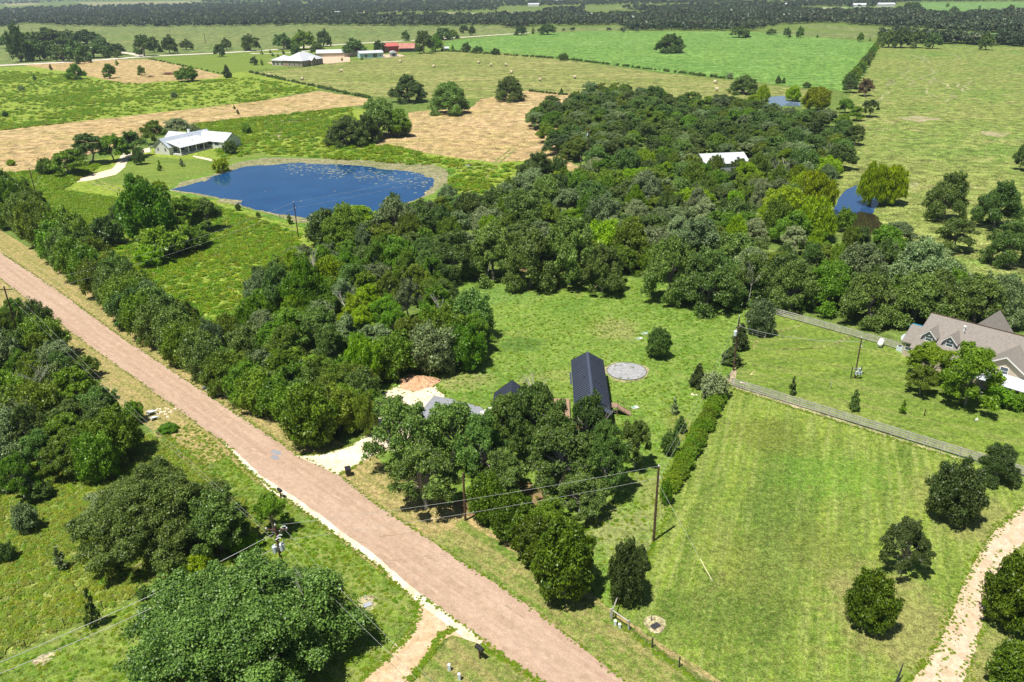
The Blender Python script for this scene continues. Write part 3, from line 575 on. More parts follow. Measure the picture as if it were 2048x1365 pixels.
PRO['farmid'] = [dict(R=6, H=8.5, crown=m, trunk=None) for m in FAR]
for s in (50, 51, 52):
    L = oak_lobes(6, 8.5, 15, s, .16, (.25, .36)); v, t = leaves(L, 5000, .5, s, low=-.8)
    PRO.setdefault('field', []).append(dict(R=6, H=8.5, crown=leaf_mesh('field_crown', v, t, [LM['oak']]), trunk=wood(L, .42, s, .28, 8.5).mesh('field_trunk', MT['bark'])))

NTREE = 0
def put_tree(name, xy, Rr, Hh, kind, col, label, cat='tree', group=None, z0=0, dead=False):
    global NTREE; NTREE += 1
    pr = RND.choice(PRO[kind]); o = empty(name, (xy[0], xy[1], z0), RND.uniform(0, 6.28), label, cat, group)
    sx = Rr / pr['R']; o.scale = (sx * RND.uniform(.92, 1.08), sx * RND.uniform(.92, 1.08), Hh / pr['H'])
    c = link_mesh('crown', pr['crown'], o); c.material_slots[0].link = 'OBJECT'; c.material_slots[0].material = LM[col]
    if pr['trunk']:
        t_ = link_mesh('trunk', pr['trunk'], o)
        if kind == 'airy': t_.material_slots[0].link = 'OBJECT'; t_.material_slots[0].material = MT['limb']
    return o
def T(x, top, bot, w, kind, col, name, label, cat='tree', group=None, clear=None):
    if clear is None: clear = {'mid': .06, 'big': .05, 'spread': .03, 'cedar': 0, 'bush': 0, 'cone': 0, 'thicket': 0}.get(kind, .1)
    """crown silhouette in the photograph -> position, radius and height of the real tree"""
    zc = 3.0; hh = (bot - top) / 2.0; y = (top + bot) / 2.0
    for _ in range(6):
        xy = P(x, y, zc); dep = depth((xy[0], xy[1], zc)); s = F / dep; Rr = w / 2 / s
        ph = atan2(H - zc, sqrt(xy[0] ** 2 + xy[1] ** 2)); q = (hh / s) ** 2 - (Rr * sin(ph)) ** 2
        c = max(sqrt(max(q, 0)) / cos(ph), .38 * Rr); z0 = clear * c * 2; zc = z0 + c
    Hh = 2 * c + z0
    return put_tree(name, xy, Rr, Hh, kind, col, label, cat, group)

def near(xy, marks):
    return min(marks, key=lambda m: (m[1][0] - xy[0]) ** 2 + (m[1][1] - xy[1]) ** 2)[0]
# ------------------------------------------------------------------ individual trees
HW = 'hedgerow trees along the north edge of the road'
WL = 'trees of the wood between the road and the lawn'
LW = 'trees of the wood on the left below the road'
BO = 'pale-limbed oaks around the dark roofed buildings'
trees = [
 # x, top, bottom, width, proto, leaf, name, label, cat, group
 (468, 1122, 1410, 550, 'big', 'oak', 'oak_tree', 'huge spreading oak filling the bottom left corner below the transformer pole'),
 (300, 915, 1130, 320, 'big', 'oak', 'oak_tree', 'wide dark oak in the left pasture above the long wires'),
 (430, 960, 1110, 150, 'mid', 'oak', 'oak_tree', 'smaller oak grown onto the right side of the wide pasture oak'),
 (215, 965, 1040, 110, 'mid', 'grey', 'oak_tree', 'low oak on the left flank of the wide pasture oak'),
 (540, 975, 1070, 82, 'mid', 'mid', 'elm_tree', 'small fresh green tree beside the road mailbox'),
 (395, 1100, 1155, 70, 'bush', 'lime', 'shrub', 'yellow green shrub in front of the wide pasture oak'),
 (490, 1068, 1110, 60, 'bush', 'lime', 'shrub', 'low bright shrub left of the transformer pole'),
 (48, 1008, 1068, 52, 'bush', 'grey', 'shrub', 'grey green bush alone in the left pasture'),
 (75, 960, 1005, 54, 'bush', 'oak', 'shrub', 'round bush below the left wood'),
 (115, 1085, 1138, 32, 'sapling', 'grey', 'sapling', 'spindly sapling in the middle of the left pasture'),
 (178, 1165, 1248, 34, 'sapling', 'dark', 'sapling', 'narrow dark sapling on the left fence line'),
 (287, 1172, 1200, 26, 'bush', 'dark', 'shrub', 'small dark shrub on the left wire fence'),
 (10, 1085, 1125, 36, 'bush', 'dark', 'shrub', 'dark bush cut by the left picture edge'),
 (165, 712, 762, 62, 'bush', 'olive', 'shrub', 'spiky olive bush at the top of the left wood'),
 (266, 803, 848, 44, 'bush', 'bright', 'shrub', 'bright green shrub left of the pale culvert ends'),
 (334, 846, 868, 40, 'bush', 'bright', 'shrub', 'weedy bright shrub below the pale culvert ends'),
 # by the barn
 (803, 778, 940, 178, 'airy', 'oak', 'oak_tree', 'light crowned oak hiding the gravel driveway', 'tree', BO),
 (900, 788, 930, 160, 'airy', 'oak', 'oak_tree', 'thin crowned oak in front of the grey slab', 'tree', BO),
 (848, 875, 1025, 176, 'airy', 'oak', 'oak_tree', 'leaning oak nearest the road by the dark bin', 'tree', BO),
 (1064, 752, 925, 138, 'airy', 'dark', 'oak_tree', 'tall oak with pale limbs in front of the small dark shed', 'tree', BO),
 (1120, 830, 985, 180, 'airy', 'dark', 'oak_tree', 'broad dark oak between shed and dark barn', 'tree', BO),
 (1182, 785, 935, 110, 'airy', 'dark', 'oak_tree', 'oak with bare pale limbs overhanging the dark barn roof', 'tree', BO),
 (1000, 885, 1000, 150, 'airy', 'oak', 'oak_tree', 'low oak left of the deck over bare soil', 'tree', BO),
 (1160, 935, 1040, 140, 'airy', 'dark', 'oak_tree', 'shadowy oak between the barn and the long wires', 'tree', BO),
 (1272, 825, 935, 78, 'mid', 'oak', 'oak_tree', 'slim pale stemmed tree right of the barn steps'),
 (1012, 775, 905, 105, 'airy', 'oak', 'oak_tree', 'thin oak hiding the front of the small dark shed', 'tree', BO),
 (965, 820, 965, 130, 'airy', 'oak', 'oak_tree', 'thin oak between the gravel drive oaks and the small dark shed', 'tree', BO),
 (1215, 838, 985, 105, 'airy', 'dark', 'oak_tree', 'thin oak right of the barn gable', 'tree', BO),
 (1092, 768, 935, 142, 'airy', 'dark', 'oak_tree', 'thin oak in front of the brown deck', 'tree', BO),
 (1095, 985, 1090, 100, 'mid', 'mid', 'elm_tree', 'soft green tree behind the roadside cedars'),
 # cedars at the road
 (972, 948, 1045, 85, 'cedar', 'cedar', 'cedar_tree', 'roadside cedar right of the short brown pole'),
 (1030, 985, 1085, 95, 'cedar', 'cedar', 'cedar_tree', 'second of four roadside cedars from the left'),
 (1070, 1030, 1130, 100, 'cedar', 'cedar', 'cedar_tree', 'third of four roadside cedars from the left'),
 (1130, 1045, 1200, 130, 'cedar', 'cedar', 'cedar_tree', 'largest roadside cedar, at the right end of the row'),
 (1252, 1085, 1205, 80, 'thicket', 'cedark', 'cedar_tree', 'dark cedar at the fence corner by the road'),
 (1283, 1083, 1140, 34, 'cone', 'cedark', 'cedar_tree', 'small thin cedar behind the fence corner cedar'),
 (618, 770, 895, 115, 'cedar', 'cedar', 'cedar_tree', 'dark cedar at the driveway mouth beside the road'),
 (1318, 655, 718, 50, 'cedar', 'oak', 'oak_tree', 'round tree alone on the lawn above the grey gravel circle'),
 (1397, 722, 777, 30, 'cone', 'cedark', 'cedar_tree', 'dark cone cedar left of the pale vine covered tree'),
 (1430, 745, 800, 62, 'bush', 'pale', 'vine_tree', 'pale vine covered tree at the head of the hedge'),
 (1482, 640, 700, 38, 'cone', 'cedark', 'cedar_tree', 'cedar right behind the pole with the hanging transformer'),
 (1462, 690, 730, 40, 'cone', 'cedark', 'cedar_tree', 'cedar left of the pole with the hanging transformer'),
 (1522, 597, 672, 62, 'cedar', 'grey', 'oak_tree', 'round grey green tree at the left end of the upper board fence'),
 (1350, 788, 826, 18, 'sapling', 'pale', 'sapling', 'young pale tree on the lawn left of the hedge'),
 (1362, 828, 865, 24, 'cone', 'dark', 'cedar_tree', 'little dark cedar on the lawn left of the hedge'),
 (1342, 860, 912, 40, 'bush', 'dark', 'shrub', 'dark bush at the foot of the hedge'),
 (1332, 960, 1010, 26, 'bush', 'mid', 'shrub', 'narrow green bush right of the tall brown pole'),
 # right side yard
 (1946, 678, 812, 130, 'mid', 'mid', 'elm_tree', 'large leafy tree in front of the tan roofed house'),
 (1862, 674, 765, 112, 'mid', 'hedge', 'crape_myrtle', 'spreading yellow green tree hiding the dormers'),
 (1847, 722, 790, 62, 'mid', 'olive', 'elm_tree', 'small olive tree in front of the dormer tree'),
 (1998, 880, 968, 92, 'spread', 'cedark', 'cedar_tree', 'dark round cedar at the far end of the board fence'),
 (1912, 922, 1048, 116, 'thicket', 'cedark', 'cedar_tree', 'largest dark cedar in the paddock'),
 (1813, 1030, 1148, 116, 'airy', 'cedark', 'cedar_tree', 'thin topped dark cedar in the middle of the paddock row'),
 (1745, 1143, 1262, 98, 'cedar', 'cedar', 'cedar_tree', 'neat egg shaped cedar nearest the camera'),
 (2040, 1110, 1262, 125, 'cedar', 'cedar', 'cedar_tree', 'cedar beyond the gravel drive at the right edge'),
 (2040, 1285, 1400, 120, 'cedar', 'cedar', 'cedar_tree', 'cedar in the bottom right corner'),
 (1587, 748, 787, 18, 'sapling', 'dark', 'sapling', 'thin sapling on the yard nearest the left fence end'),
 (1711, 775, 822, 22, 'cone', 'dark', 'sapling', 'bushy young tree behind the middle of the board fence'),
 (1808, 795, 826, 16, 'sapling', 'mid', 'sapling', 'tiny sapling with a blue trunk guard'),
 (2003, 770, 812, 70, 'bush', 'bright', 'hedge_shrub', 'clipped bright shrub under the white porch roof'),
 (2035, 785, 822, 60, 'bush', 'bright', 'hedge_shrub', 'clipped shrub at the right picture edge under the porch'),
 (2018, 806, 820, 16, 'bush', 'dark', 'shrub', 'small clipped ball bush in front of the porch hedge'),
 # right pasture trees
 (1900, 337, 440, 96, 'spread', 'dark', 'oak_tree', 'tall dark oak in the right pasture, left of a pair'),
 (2000, 355, 455, 100, 'spread', 'dark', 'oak_tree', 'dark oak in the right pasture, right of a pair'),
 (1912, 430, 500, 84, 'mid', 'dark', 'oak_tree', 'dark oak directly below the pasture pair'),
 (2025, 435, 530, 110, 'spread', 'dark', 'oak_tree', 'dark oak low at the right edge of the pasture'),
 (2046, 284, 338, 40, 'mid', 'dark', 'oak_tree', 'half hidden oak at the right edge beyond the pasture pair'),
 (1748, 332, 404, 60, 'willow', 'willow', 'willow_tree', 'left half of the yellow green willow clump leaning over the small pond'),
 (1786, 336, 403, 60, 'willow', 'willow', 'willow_tree', 'right half of the yellow green willow clump by the small pond'),
 (1632, 348, 422, 82, 'willow', 'willow', 'willow_tree', 'bright willow on the left bank of the small pond'),
 (1605, 350, 400, 60, 'willow', 'lime', 'willow_tree', 'pale willow left of the small pond, farther back'),
 (1632, 400, 475, 88, 'willow', 'lime', 'willow_tree', 'lime green willow below the small pond bank'),
 (1690, 418, 465, 40, 'bush', 'mid', 'shrub', 'green shrub standing in the edge of the small pond'),
 (1797, 440, 490, 85, 'mid', 'grey', 'oak_tree', 'pale grey oak below the small pond'),
 # clump north east of the pond
 (692, 232, 290, 92, 'spread', 'dark', 'oak_tree', 'dark low oak at the left end of the clump behind the pond'),
 (755, 196, 272, 105, 'spread', 'oak', 'oak_tree', 'tallest oak of the clump behind the pond'),
 (795, 212, 270, 58, 'mid', 'mid', 'elm_tree', 'green elm at the right end of the clump behind the pond'),
 (730, 225, 285, 70, 'spread', 'oak', 'oak_tree', 'oak in the middle of the clump behind the pond'),
 (800, 245, 272, 42, 'bush', 'grey', 'shrub', 'grey shrub at the right foot of the clump behind the pond'),
 (817, 148, 202, 84, 'spread', 'dark', 'oak_tree', 'spreading field oak left of three above the bare dirt'),
 (896, 164, 226, 102, 'spread', 'oak', 'oak_tree', 'mounded oak, middle of three above the bare dirt'),
 (1020, 152, 200, 76, 'spread', 'dark', 'oak_tree', 'round field oak right of three above the bare dirt'),
 # clump left of centre
 (290, 362, 500, 110, 'thicket', 'bright', 'pecan_tree', 'bright green tall tree left of the pond below the track'),
 (355, 388, 470, 90, 'mid', 'mid', 'elm_tree', 'green elm in the middle of the left meadow clump'),
 (412, 388, 460, 66, 'mid', 'oak', 'oak_tree', 'dark oak at the right end of the left meadow clump'),
 (212, 435, 492, 74, 'bush', 'dark', 'shrub', 'dark thicket at the left end of the left meadow clump'),
 (240, 400, 450, 50, 'mid', 'dark', 'oak_tree', 'dark oak behind the bright green tall tree'),
 (320, 455, 520, 110, 'bush', 'mid', 'shrub', 'leafy shrub below the bright green tall tree'),
 (380, 452, 500, 80, 'bush', 'mid', 'shrub', 'leafy shrub at the lower right of the left meadow clump'),
 (297, 492, 535, 60, 'bush', 'lime', 'shrub', 'yellowish scrub at the bottom of the left meadow clump'),
 (253, 348, 375, 18, 'sapling', 'oak', 'sapling', 'small round tree on the grass left of the pond track'),
 (280, 352, 378, 22, 'bush', 'olive', 'shrub', 'small bush by the track left of the pond'),
 (317, 362, 382, 32, 'bush', 'lime', 'shrub', 'yellow green bush on the pond bank'),
 (441, 318, 345, 36, 'bush', 'willow', 'shrub', 'yellow willow bush at the top left corner of the pond'),
 (476, 408, 422, 12, 'bush', 'dark', 'shrub', 'small bush on the near pond bank'),
 (516, 425, 436, 10, 'bush', 'mid', 'shrub', 'tiny bush on the near pond bank beside the track'),
 (578, 425, 447, 14, 'sapling', 'mid', 'sapling', 'young tree at the water beside the pole'),
 (318, 318, 340, 12, 'sapling', 'mid', 'sapling', 'young tree on the lawn below the white house'),
 (362, 314, 332, 12, 'sapling', 'pale', 'sapling', 'young tree in front of the white house porch'),
 (460, 283, 308, 32, 'bush', 'dark', 'shrub', 'dark shrub right of the white house'),
 (493, 248, 267, 22, 'bush', 'mid', 'shrub', 'round shrub in the rough grass above the pond'),
 # trees by white house
 (92, 318, 352, 44, 'bush', 'mid', 'shrub', 'leafy shrub at the left end of the white house clump'),
 (135, 295, 350, 84, 'mid', 'mid', 'elm_tree', 'leafy tree near the left end of the white house clump'),
 (178, 263, 325, 86, 'mid', 'dark', 'oak_tree', 'dark tree above the pale farm drive'),
 (222, 262, 320, 66, 'mid', 'mid', 'elm_tree', 'green tree in the middle of the white house clump'),
 (262, 258, 312, 72, 'mid', 'oak', 'oak_tree', 'oak just left of the white house roof'),
 (305, 238, 288, 56, 'mid', 'mid', 'elm_tree', 'green tree behind the left gable of the white house'),
 (355, 233, 275, 80, 'mid', 'pale', 'oak_tree', 'silvery oak behind the white house roof'),
 (276, 298, 330, 26, 'bush', 'dark', 'shrub', 'shrub beside the bend of the pale farm drive'),
 # small field trees
 (148, 126, 158, 46, 'spread', 'mid', 'oak_tree', 'round tree left of the upper bare dirt field'),
 (217, 127, 154, 30, 'field', 'mid', 'oak_tree', 'ragged tree in the upper bare dirt field'),
 (281, 132, 149, 18, 'field', 'olive', 'sapling', 'small bush in the middle of the upper bare dirt field'),
 (373, 136, 163, 48, 'bush', 'mid', 'shrub', 'big round bush right of the brush pile'),
 (453, 128, 156, 16, 'cone', 'cedark', 'cedar_tree', 'dark pointed cedar right of the upper bare dirt field'),
 (100, 126, 139, 8, 'sapling', 'brown', 'sapling', 'tiny tree at the left tip of the upper bare dirt field'),
 (233, 119, 130, 9, 'sapling', 'mid', 'sapling', 'tiny tree at the top of the upper bare dirt field'),
 (68, 147, 160, 9, 'sapling', 'dark', 'sapling', 'tiny tree in the green pasture near the left edge'),
 (42, 172, 183, 15, 'bush', 'grey', 'shrub', 'small grey bush in the green pasture'),
 (348, 185, 197, 14, 'bush', 'grey', 'shrub', 'small bush at the middle of the green pasture'),
 (10, 224, 234, 12, 'bush', 'dark', 'shrub', 'low bush near the left edge of the green pasture'),
 (468, 208, 218, 6, 'sapling', 'dark', 'sapling', 'tiny shrub standing in the long bare field'),
 (475, 217, 228, 7, 'sapling', 'dark', 'sapling', 'second tiny shrub standing in the long bare field'),
 (22, 320, 332, 18, 'bush', 'lime', 'shrub', 'low weeds at the left of the long bare field'),
 # lone trees, upper right
 (1342, 68, 104, 66, 'spread', 'dark', 'oak_tree', 'lone spreading oak standing in the bright green field'),
 (1127, 108, 121, 22, 'bush', 'dark', 'shrub', 'round bush on the hedge line of the bright green field'),
 (1488, 151, 187, 66, 'spread', 'dark', 'oak_tree', 'spreading oak at the end of the hay field'),
 (1460, 147, 158, 16, 'bush', 'pale', 'shrub', 'pale bush above the oak at the end of the hay field'),
 (1123, 175, 189, 8, 'cone', 'dark', 'cedar_tree', 'tiny dark cedar at the edge of the hay field'),
 (1557, 150, 167, 13, 'cone', 'dark', 'shrub', 'left of two little trees at the foot of the bright field'),
 (1568, 154, 167, 8, 'cone', 'dark', 'shrub', 'right of two little trees at the foot of the bright field'),
 (1614, 165, 176, 18, 'bush', 'dark', 'shrub', 'round bush above the far pond'),
 (1635, 178, 218, 58, 'willow', 'willow', 'willow_tree', 'yellow green willow right of the far pond'),
 (1587, 174, 200, 32, 'willow', 'lime', 'willow_tree', 'green willow behind the far pond'),
 (1527, 172, 200, 26, 'willow', 'lime', 'willow_tree', 'green willow left of the far pond'),
 (1508, 190, 208, 26, 'willow', 'willow', 'willow_tree', 'yellow willow at the left end of the far pond'),
 (1742, 195, 232, 46, 'mid', 'dark', 'oak_tree', 'oak with a shadow under it at the corner of the right pasture'),
 (1712, 247, 288, 42, 'mid', 'dark', 'oak_tree', 'oak standing out into the right pasture from the wood'),
 (1702, 158, 184, 38, 'mid', 'dark', 'oak_tree', 'dark oak at the left foot of the long hedgerow'),
 (1733, 155, 190, 40, 'mid', 'brown', 'oak_tree', 'half dead brownish oak at the foot of the long hedgerow'),
 (1692, 195, 225, 40, 'mid', 'mid', 'elm_tree', 'green tree between the far pond and the pasture corner'),
 (1715, 210, 240, 36, 'mid', 'mid', 'elm_tree', 'green tree left of the pasture corner oak'),
]
for t in trees:
    T(*t[:6], t[6], t[7], *(t[8:] if len(t) > 8 else ()))

# far individual trees (ranch and road side)
far_list = [(32,50,112,46),(52,82,116,44),(76,84,116,44),(97,80,112,38),(122,88,118,46),(152,82,117,44),(184,88,112,58),(222,88,106,52),(92,62,86,80),(62,66,90,60),(135,62,84,60),(170,63,83,62),
 (20,68,92,52),(200,74,96,34),(284,68,106,44),(306,74,100,30),(336,72,102,36),(371,80,97,28),(438,88,110,24),(452,77,97,22),(498,70,97,44),(566,68,94,46),(605,62,94,56),(645,60,88,34),(591,88,112,22),(634,85,106,34),
 (708,79,108,56),(757,82,103,26),(810,62,79,20),(846,60,100,42),(870,70,98,34),(885,55,76,44),(927,50,64,20),(944,52,68,16),(507,114,128,18),(523,117,129,8),(932,86,102,22),(955,93,105,24),(905,89,99,11),(992,97,108,20),
 (1042,52,68,26),(1066,54,66,10),(1095,48,66,40),(1480,55,70,50),(1545,58,68,24),(1575,56,72,20),(1602,54,73,19),(1635,68,75,8),(1722,66,81,14),(1740,75,82,6),
 (1780,62,90,40),(1805,58,90,44),(1835,62,91,40),(1868,65,93,36),(1765,65,84,26),(1975,65,95,30),(1800,14,20,26),(1908,14,30,24),(2022,10,24,20),(1960,10,16,8),(1896,4,13,10),(150,116,124,10),(212,102,114,18),(235,100,114,20),(158,112,126,20),(176,113,124,16),
 (905,60,75,26),(1825,5,20,44),(545,105,112,8),(556,108,115,7),(669,104,112,9),(678,102,110,9),(684,114,121,6),(724,112,119,9),(523,100,108,8),(540,99,106,7),(566,98,107,8)]
FT = {0: 'dark far oak in the line of trees along the white lane', 1: 'dark far oak among the clumps behind the ranch house', 2: 'dark far tree on the edge of the bright green field', 3: 'dark far tree near the head of the long hedgerow'}
for (x, a, b, w) in far_list:
    k = 0 if x < 480 else 1 if x < 1000 else 2 if x < 1760 else 3
    sm = w < 12
    T(x, a, b, w, 'sapling' if sm else 'field', 'mid' if (sm or RND.random() < .15) else 'dark', 'small_tree' if sm else 'oak_tree',
      ('tiny young tree near the white lane and ranch house' if x < 1000 else 'tiny lone tree far off on the right') if sm else FT[k], 'tree',
      'tiny young trees in the distance' if sm else 'distant dark oaks in the far fields', clear=.15)
# hedgerow between bright field and right pasture
n = 17
for i in range(n):
    t = i / (n - 1); x = 1757 - 58 * t ** 1.1 + 8; y = 88 + 78 * t; w = 11 + 13 * t
    T(x - 8 + RND.uniform(-2, 2), y - w * .75, y + w * .35, w * 1.2, 'field', RND.choice(['dark', 'olive', 'mid']), 'hedgerow_tree', 'small tree in the long straight hedgerow between bright field and right pasture', 'tree', 'hedgerow beside the right pasture')
# hedgerow along the road, north side
hl = [(-30, 415, 80), (-5, 436, 80), (18, 452, 78), (40, 470, 80), (62, 486, 80), (84, 504, 82), (106, 522, 82), (128, 540, 84), (150, 558, 84), (172, 576, 84), (196, 597, 86), (220, 616, 86), (244, 636, 86), (268, 655, 88), (292, 672, 88), (318, 692, 90), (345, 712, 92), (372, 732, 92), (400, 752, 92), (430, 770, 94), (460, 788, 96), (492, 804, 98), (525, 818, 100), (560, 832, 100), (655, 845, 96), (592, 800, 96), (640, 800, 96), (690, 800, 96), (700, 850, 60)]
HMK = [(m, P(*q)) for m, q in (('at the left picture edge', (0, 440)), ('at the far left bend', (110, 530)), ('across the road from the wooded pole', (230, 630)), ('just left of the single culvert', (370, 730)), ('behind the single culvert', (470, 790)), ('beside the driveway mouth', (640, 830)))]
for i, (x, y, w) in enumerate(hl):
    for kk in range(2):
        cc = RND.choice(['olive', 'mid', 'mid', 'oak', 'oak', 'olive']); dx = RND.uniform(-8, 8) + kk * 16; dy = -kk * 14
        kd = 'thicket' if kk == 0 or RND.random() < .4 else 'mid'
        xy_ = P(x, y)
        T(x + 24 + dx, y - 66 + dy + RND.uniform(-8, 8), y + 20 + dy + RND.uniform(-4, 4), w * RND.uniform(.8, 1.0), kd, cc, 'hedgerow_tree',
          ('front ' if kk == 0 else 'rear ') + {'olive': 'olive green', 'mid': 'leafy green', 'oak': 'dark green'}[cc] + ' tree of the roadside hedgerow ' + near(xy_, HMK), 'tree', HW, clear=.0)
for (x, y, w, m) in [(455, 665, 60, 'farthest up the meadow'), (420, 680, 60, 'beside the meadow'), (490, 690, 80, 'at the meadow corner'), (300, 600, 55, 'at the far left meadow edge'), (370, 640, 60, 'halfway along the meadow'), (520, 740, 90, 'below the meadow corner'), (575, 735, 90, 'under the dead grey limbs'), (620, 760, 90, 'in the middle'), (670, 770, 90, 'left of the pale lot'), (700, 745, 80, 'left of the sand pile')]:
    T(x, y - 38, y + 40, w, 'thicket', RND.choice(['olive', 'mid', 'oak', 'grey']), 'hedgerow_tree', 'tree in the second rank behind the roadside hedgerow, ' + m, 'tree', HW, clear=.0)

def inside(p, poly):
    x, y = p; c = False; n = len(poly)
    for i in range(n):
        x0, y0 = poly[i]; x1, y1 = poly[(i + 1) % n]
        if (y0 > y) != (y1 > y) and x < (x1 - x0) * (y - y0) / (y1 - y0) + x0: c = not c
    return c
KIND = {'oak': 'oak_tree', 'dark': 'oak_tree', 'grey': 'oak_tree', 'pale': 'oak_tree', 'mid': 'elm_tree', 'bright': 'elm_tree', 'olive': 'elm_tree', 'lime': 'elm_tree', 'cedar': 'cedar_tree'}
CN = {'oak': 'green oak', 'dark': 'dark oak', 'grey': 'grey green oak', 'mid': 'leafy green tree', 'lime': 'lime green tree', 'olive': 'olive green tree', 'bright': 'fresh green tree', 'cedar': 'dark cedar', 'pale': 'silvery oak', 'willow': 'yellow green tree'}
def fill(poly_px, rmin, rmax, cols, marks, group, holes=(), hgt=(6.5, 9), sp=1.25, seed=1, zz=4.5, protos=('mid',), far_y=0):
    r = random.Random(seed); poly = [P(*p, zz) for p in poly_px]; hs = [[P(*p, zz) for p in h] for h in holes]; mk = [(m[0], P(*m[1])) for m in marks]
    xs = [p[0] for p in poly]; ys = [p[1] for p in poly]; pts = []; far = []
    for _ in range(9000):
        q = (r.uniform(min(xs), max(xs)), r.uniform(min(ys), max(ys))); rr = r.uniform(rmin, rmax)
        if not inside(q, poly) or any(inside(q, h) for h in hs): continue
        if all((q[0] - a) ** 2 + (q[1] - b) ** 2 > (sp * (rr + c) / 2) ** 2 for a, b, c in pts): pts.append((q[0], q[1], rr))
    for a, b, rr in pts:
        col = r.choice(cols); h_ = r.uniform(*hgt)
        if proj((a, b, 4))[1] < far_y: far.append((a, b, rr, h_)); continue
        size = 'tall' if h_ > hgt[0] * .3 + hgt[1] * .7 else 'low' if h_ < hgt[0] * .7 + hgt[1] * .3 else 'broad' if rr > (rmin + rmax) / 2 else 'slim'
        put_tree(KIND[col], (a, b), rr, h_, r.choice(protos), col, size + ' ' + CN[col] + ' ' + near((a, b), mk), 'tree', group)
    return far
MK1 = [('at the top of the left wood beside the meadow', (560, 540)), ('in the left wood below the pond pole', (660, 520)), ('at the lawn side top of the left wood', (860, 560)), ('in the middle of the left wood', (740, 620)), ('at the lawn edge of the left wood', (930, 680)), ('low in the left wood above the sand pile', (800, 720)), ('in the left wood behind the roadside hedgerow', (600, 740)), ('at the meadow side of the left wood', (520, 640))]
fill([(520, 560), (600, 500), (700, 500), (860, 500), (890, 560), (955, 640), (950, 690), (830, 700), (740, 720), (640, 790), (560, 760), (520, 680), (505, 620)], 3.2, 4.6,
     ['mid', 'mid', 'oak', 'bright', 'olive', 'grey', 'mid', 'lime', 'oak'], MK1, WL, seed=3, sp=1.3, protos=('mid', 'mid', 'thicket', 'airy'), hgt=(7, 10))
wood_poly = [(1155, 185), (1200, 172), (1320, 178), (1345, 205), (1440, 195), (1530, 205), (1560, 225), (1690, 235), (1700, 290), (1670, 345), (1600, 350), (1590, 420), (1640, 470), (1700, 480), (1780, 480),
    (1860, 500), (1960, 560), (2060, 600), (2060, 625), (1900, 608), (1800, 598), (1700, 585), (1550, 560), (1480, 560), (1400, 560), (1290, 500), (1180, 520), (1000, 490), (880, 490), (720, 480), (620, 450), (720, 420), (850, 400), (920, 385), (1000, 390),
    (1050, 335), (1075, 325), (1130, 330), (1100, 270), (1065, 245), (1080, 215), (1130, 205)]
holes = [[(1610, 250), (1680, 245), (1690, 262), (1620, 268)], [(1490, 300), (1530, 296), (1535, 318), (1495, 322)], [(1350, 470), (1400, 462), (1415, 480), (1360, 486)], [(1120, 300), (1190, 305), (1195, 345), (1120, 340)], [(1385, 298), (1498, 290), (1498, 332), (1385, 336)], [(1520, 190), (1610, 190), (1610, 222), (1520, 222)]]
MK2 = [('behind the pond pole', (640, 470)), ('on the near bank of the blue pond', (790, 430)), ('between pond and field track', (930, 410)), ('above the left corner of the lawn', (900, 500)), ('above the middle of the lawn', (1080, 510)), ('below the gap with the bare pole', (1130, 400)), ('beside the bare dirt and the leaning field oak', (1060, 350)),
    ('in the heart of the central wood', (1250, 440)), ('left of the white metal roof', (1320, 350)), ('in front of the white metal roof', (1440, 370)), ('right of the white metal roof', (1560, 345)), ('above the dark gap right of the lawn', (1300, 500)), ('between white metal roof and small pond', (1540, 440)), ('above the right part of the lawn', (1430, 520)), ('behind the upper board fence', (1600, 560)),
    ('left of the small willow pond', (1600, 480)), ('below the small willow pond', (1740, 530)), ('behind the tan house roof', (1900, 610)), ('between the pasture oaks and the tan house', (1880, 540)), ('near the right edge above the tan house', (2020, 610)), ('beside the grey dead tree', (1660, 330))]
far_w = fill(wood_poly, 2.7, 6.4, ['oak', 'oak', 'dark', 'dark', 'grey', 'grey', 'mid', 'olive', 'mid', 'olive', 'lime', 'mid', 'pale'], MK2, 'trees of the large central wood', holes, (5.5, 9.5), 1.34, 5, far_y=322, protos=('mid', 'mid', 'spread', 'thicket'))
MK3 = [('at the top of the left edge wood', (70, 640)), ('in the left edge wood beside the dry verge', (140, 720)), ('in the left edge wood near the pale culvert ends', (240, 810)), ('in the middle of the left edge wood', (100, 800)), ('at the left picture edge', (5, 800)), ('at the bottom of the left edge wood', (150, 890)), ('at the bottom left of the left edge wood', (20, 920))]
fill([(0, 640), (50, 622), (92, 645), (104, 700), (170, 757), (208, 812), (245, 838), (240, 865), (200, 880), (190, 920), (100, 930), (0, 960), (-60, 900), (-60, 650)], 2.8, 4.2, ['oak', 'oak', 'mid', 'dark', 'olive', 'grey', 'mid'], MK3, LW, seed=8, sp=1.25, hgt=(6, 8.5), protos=('mid', 'airy', 'thicket'))
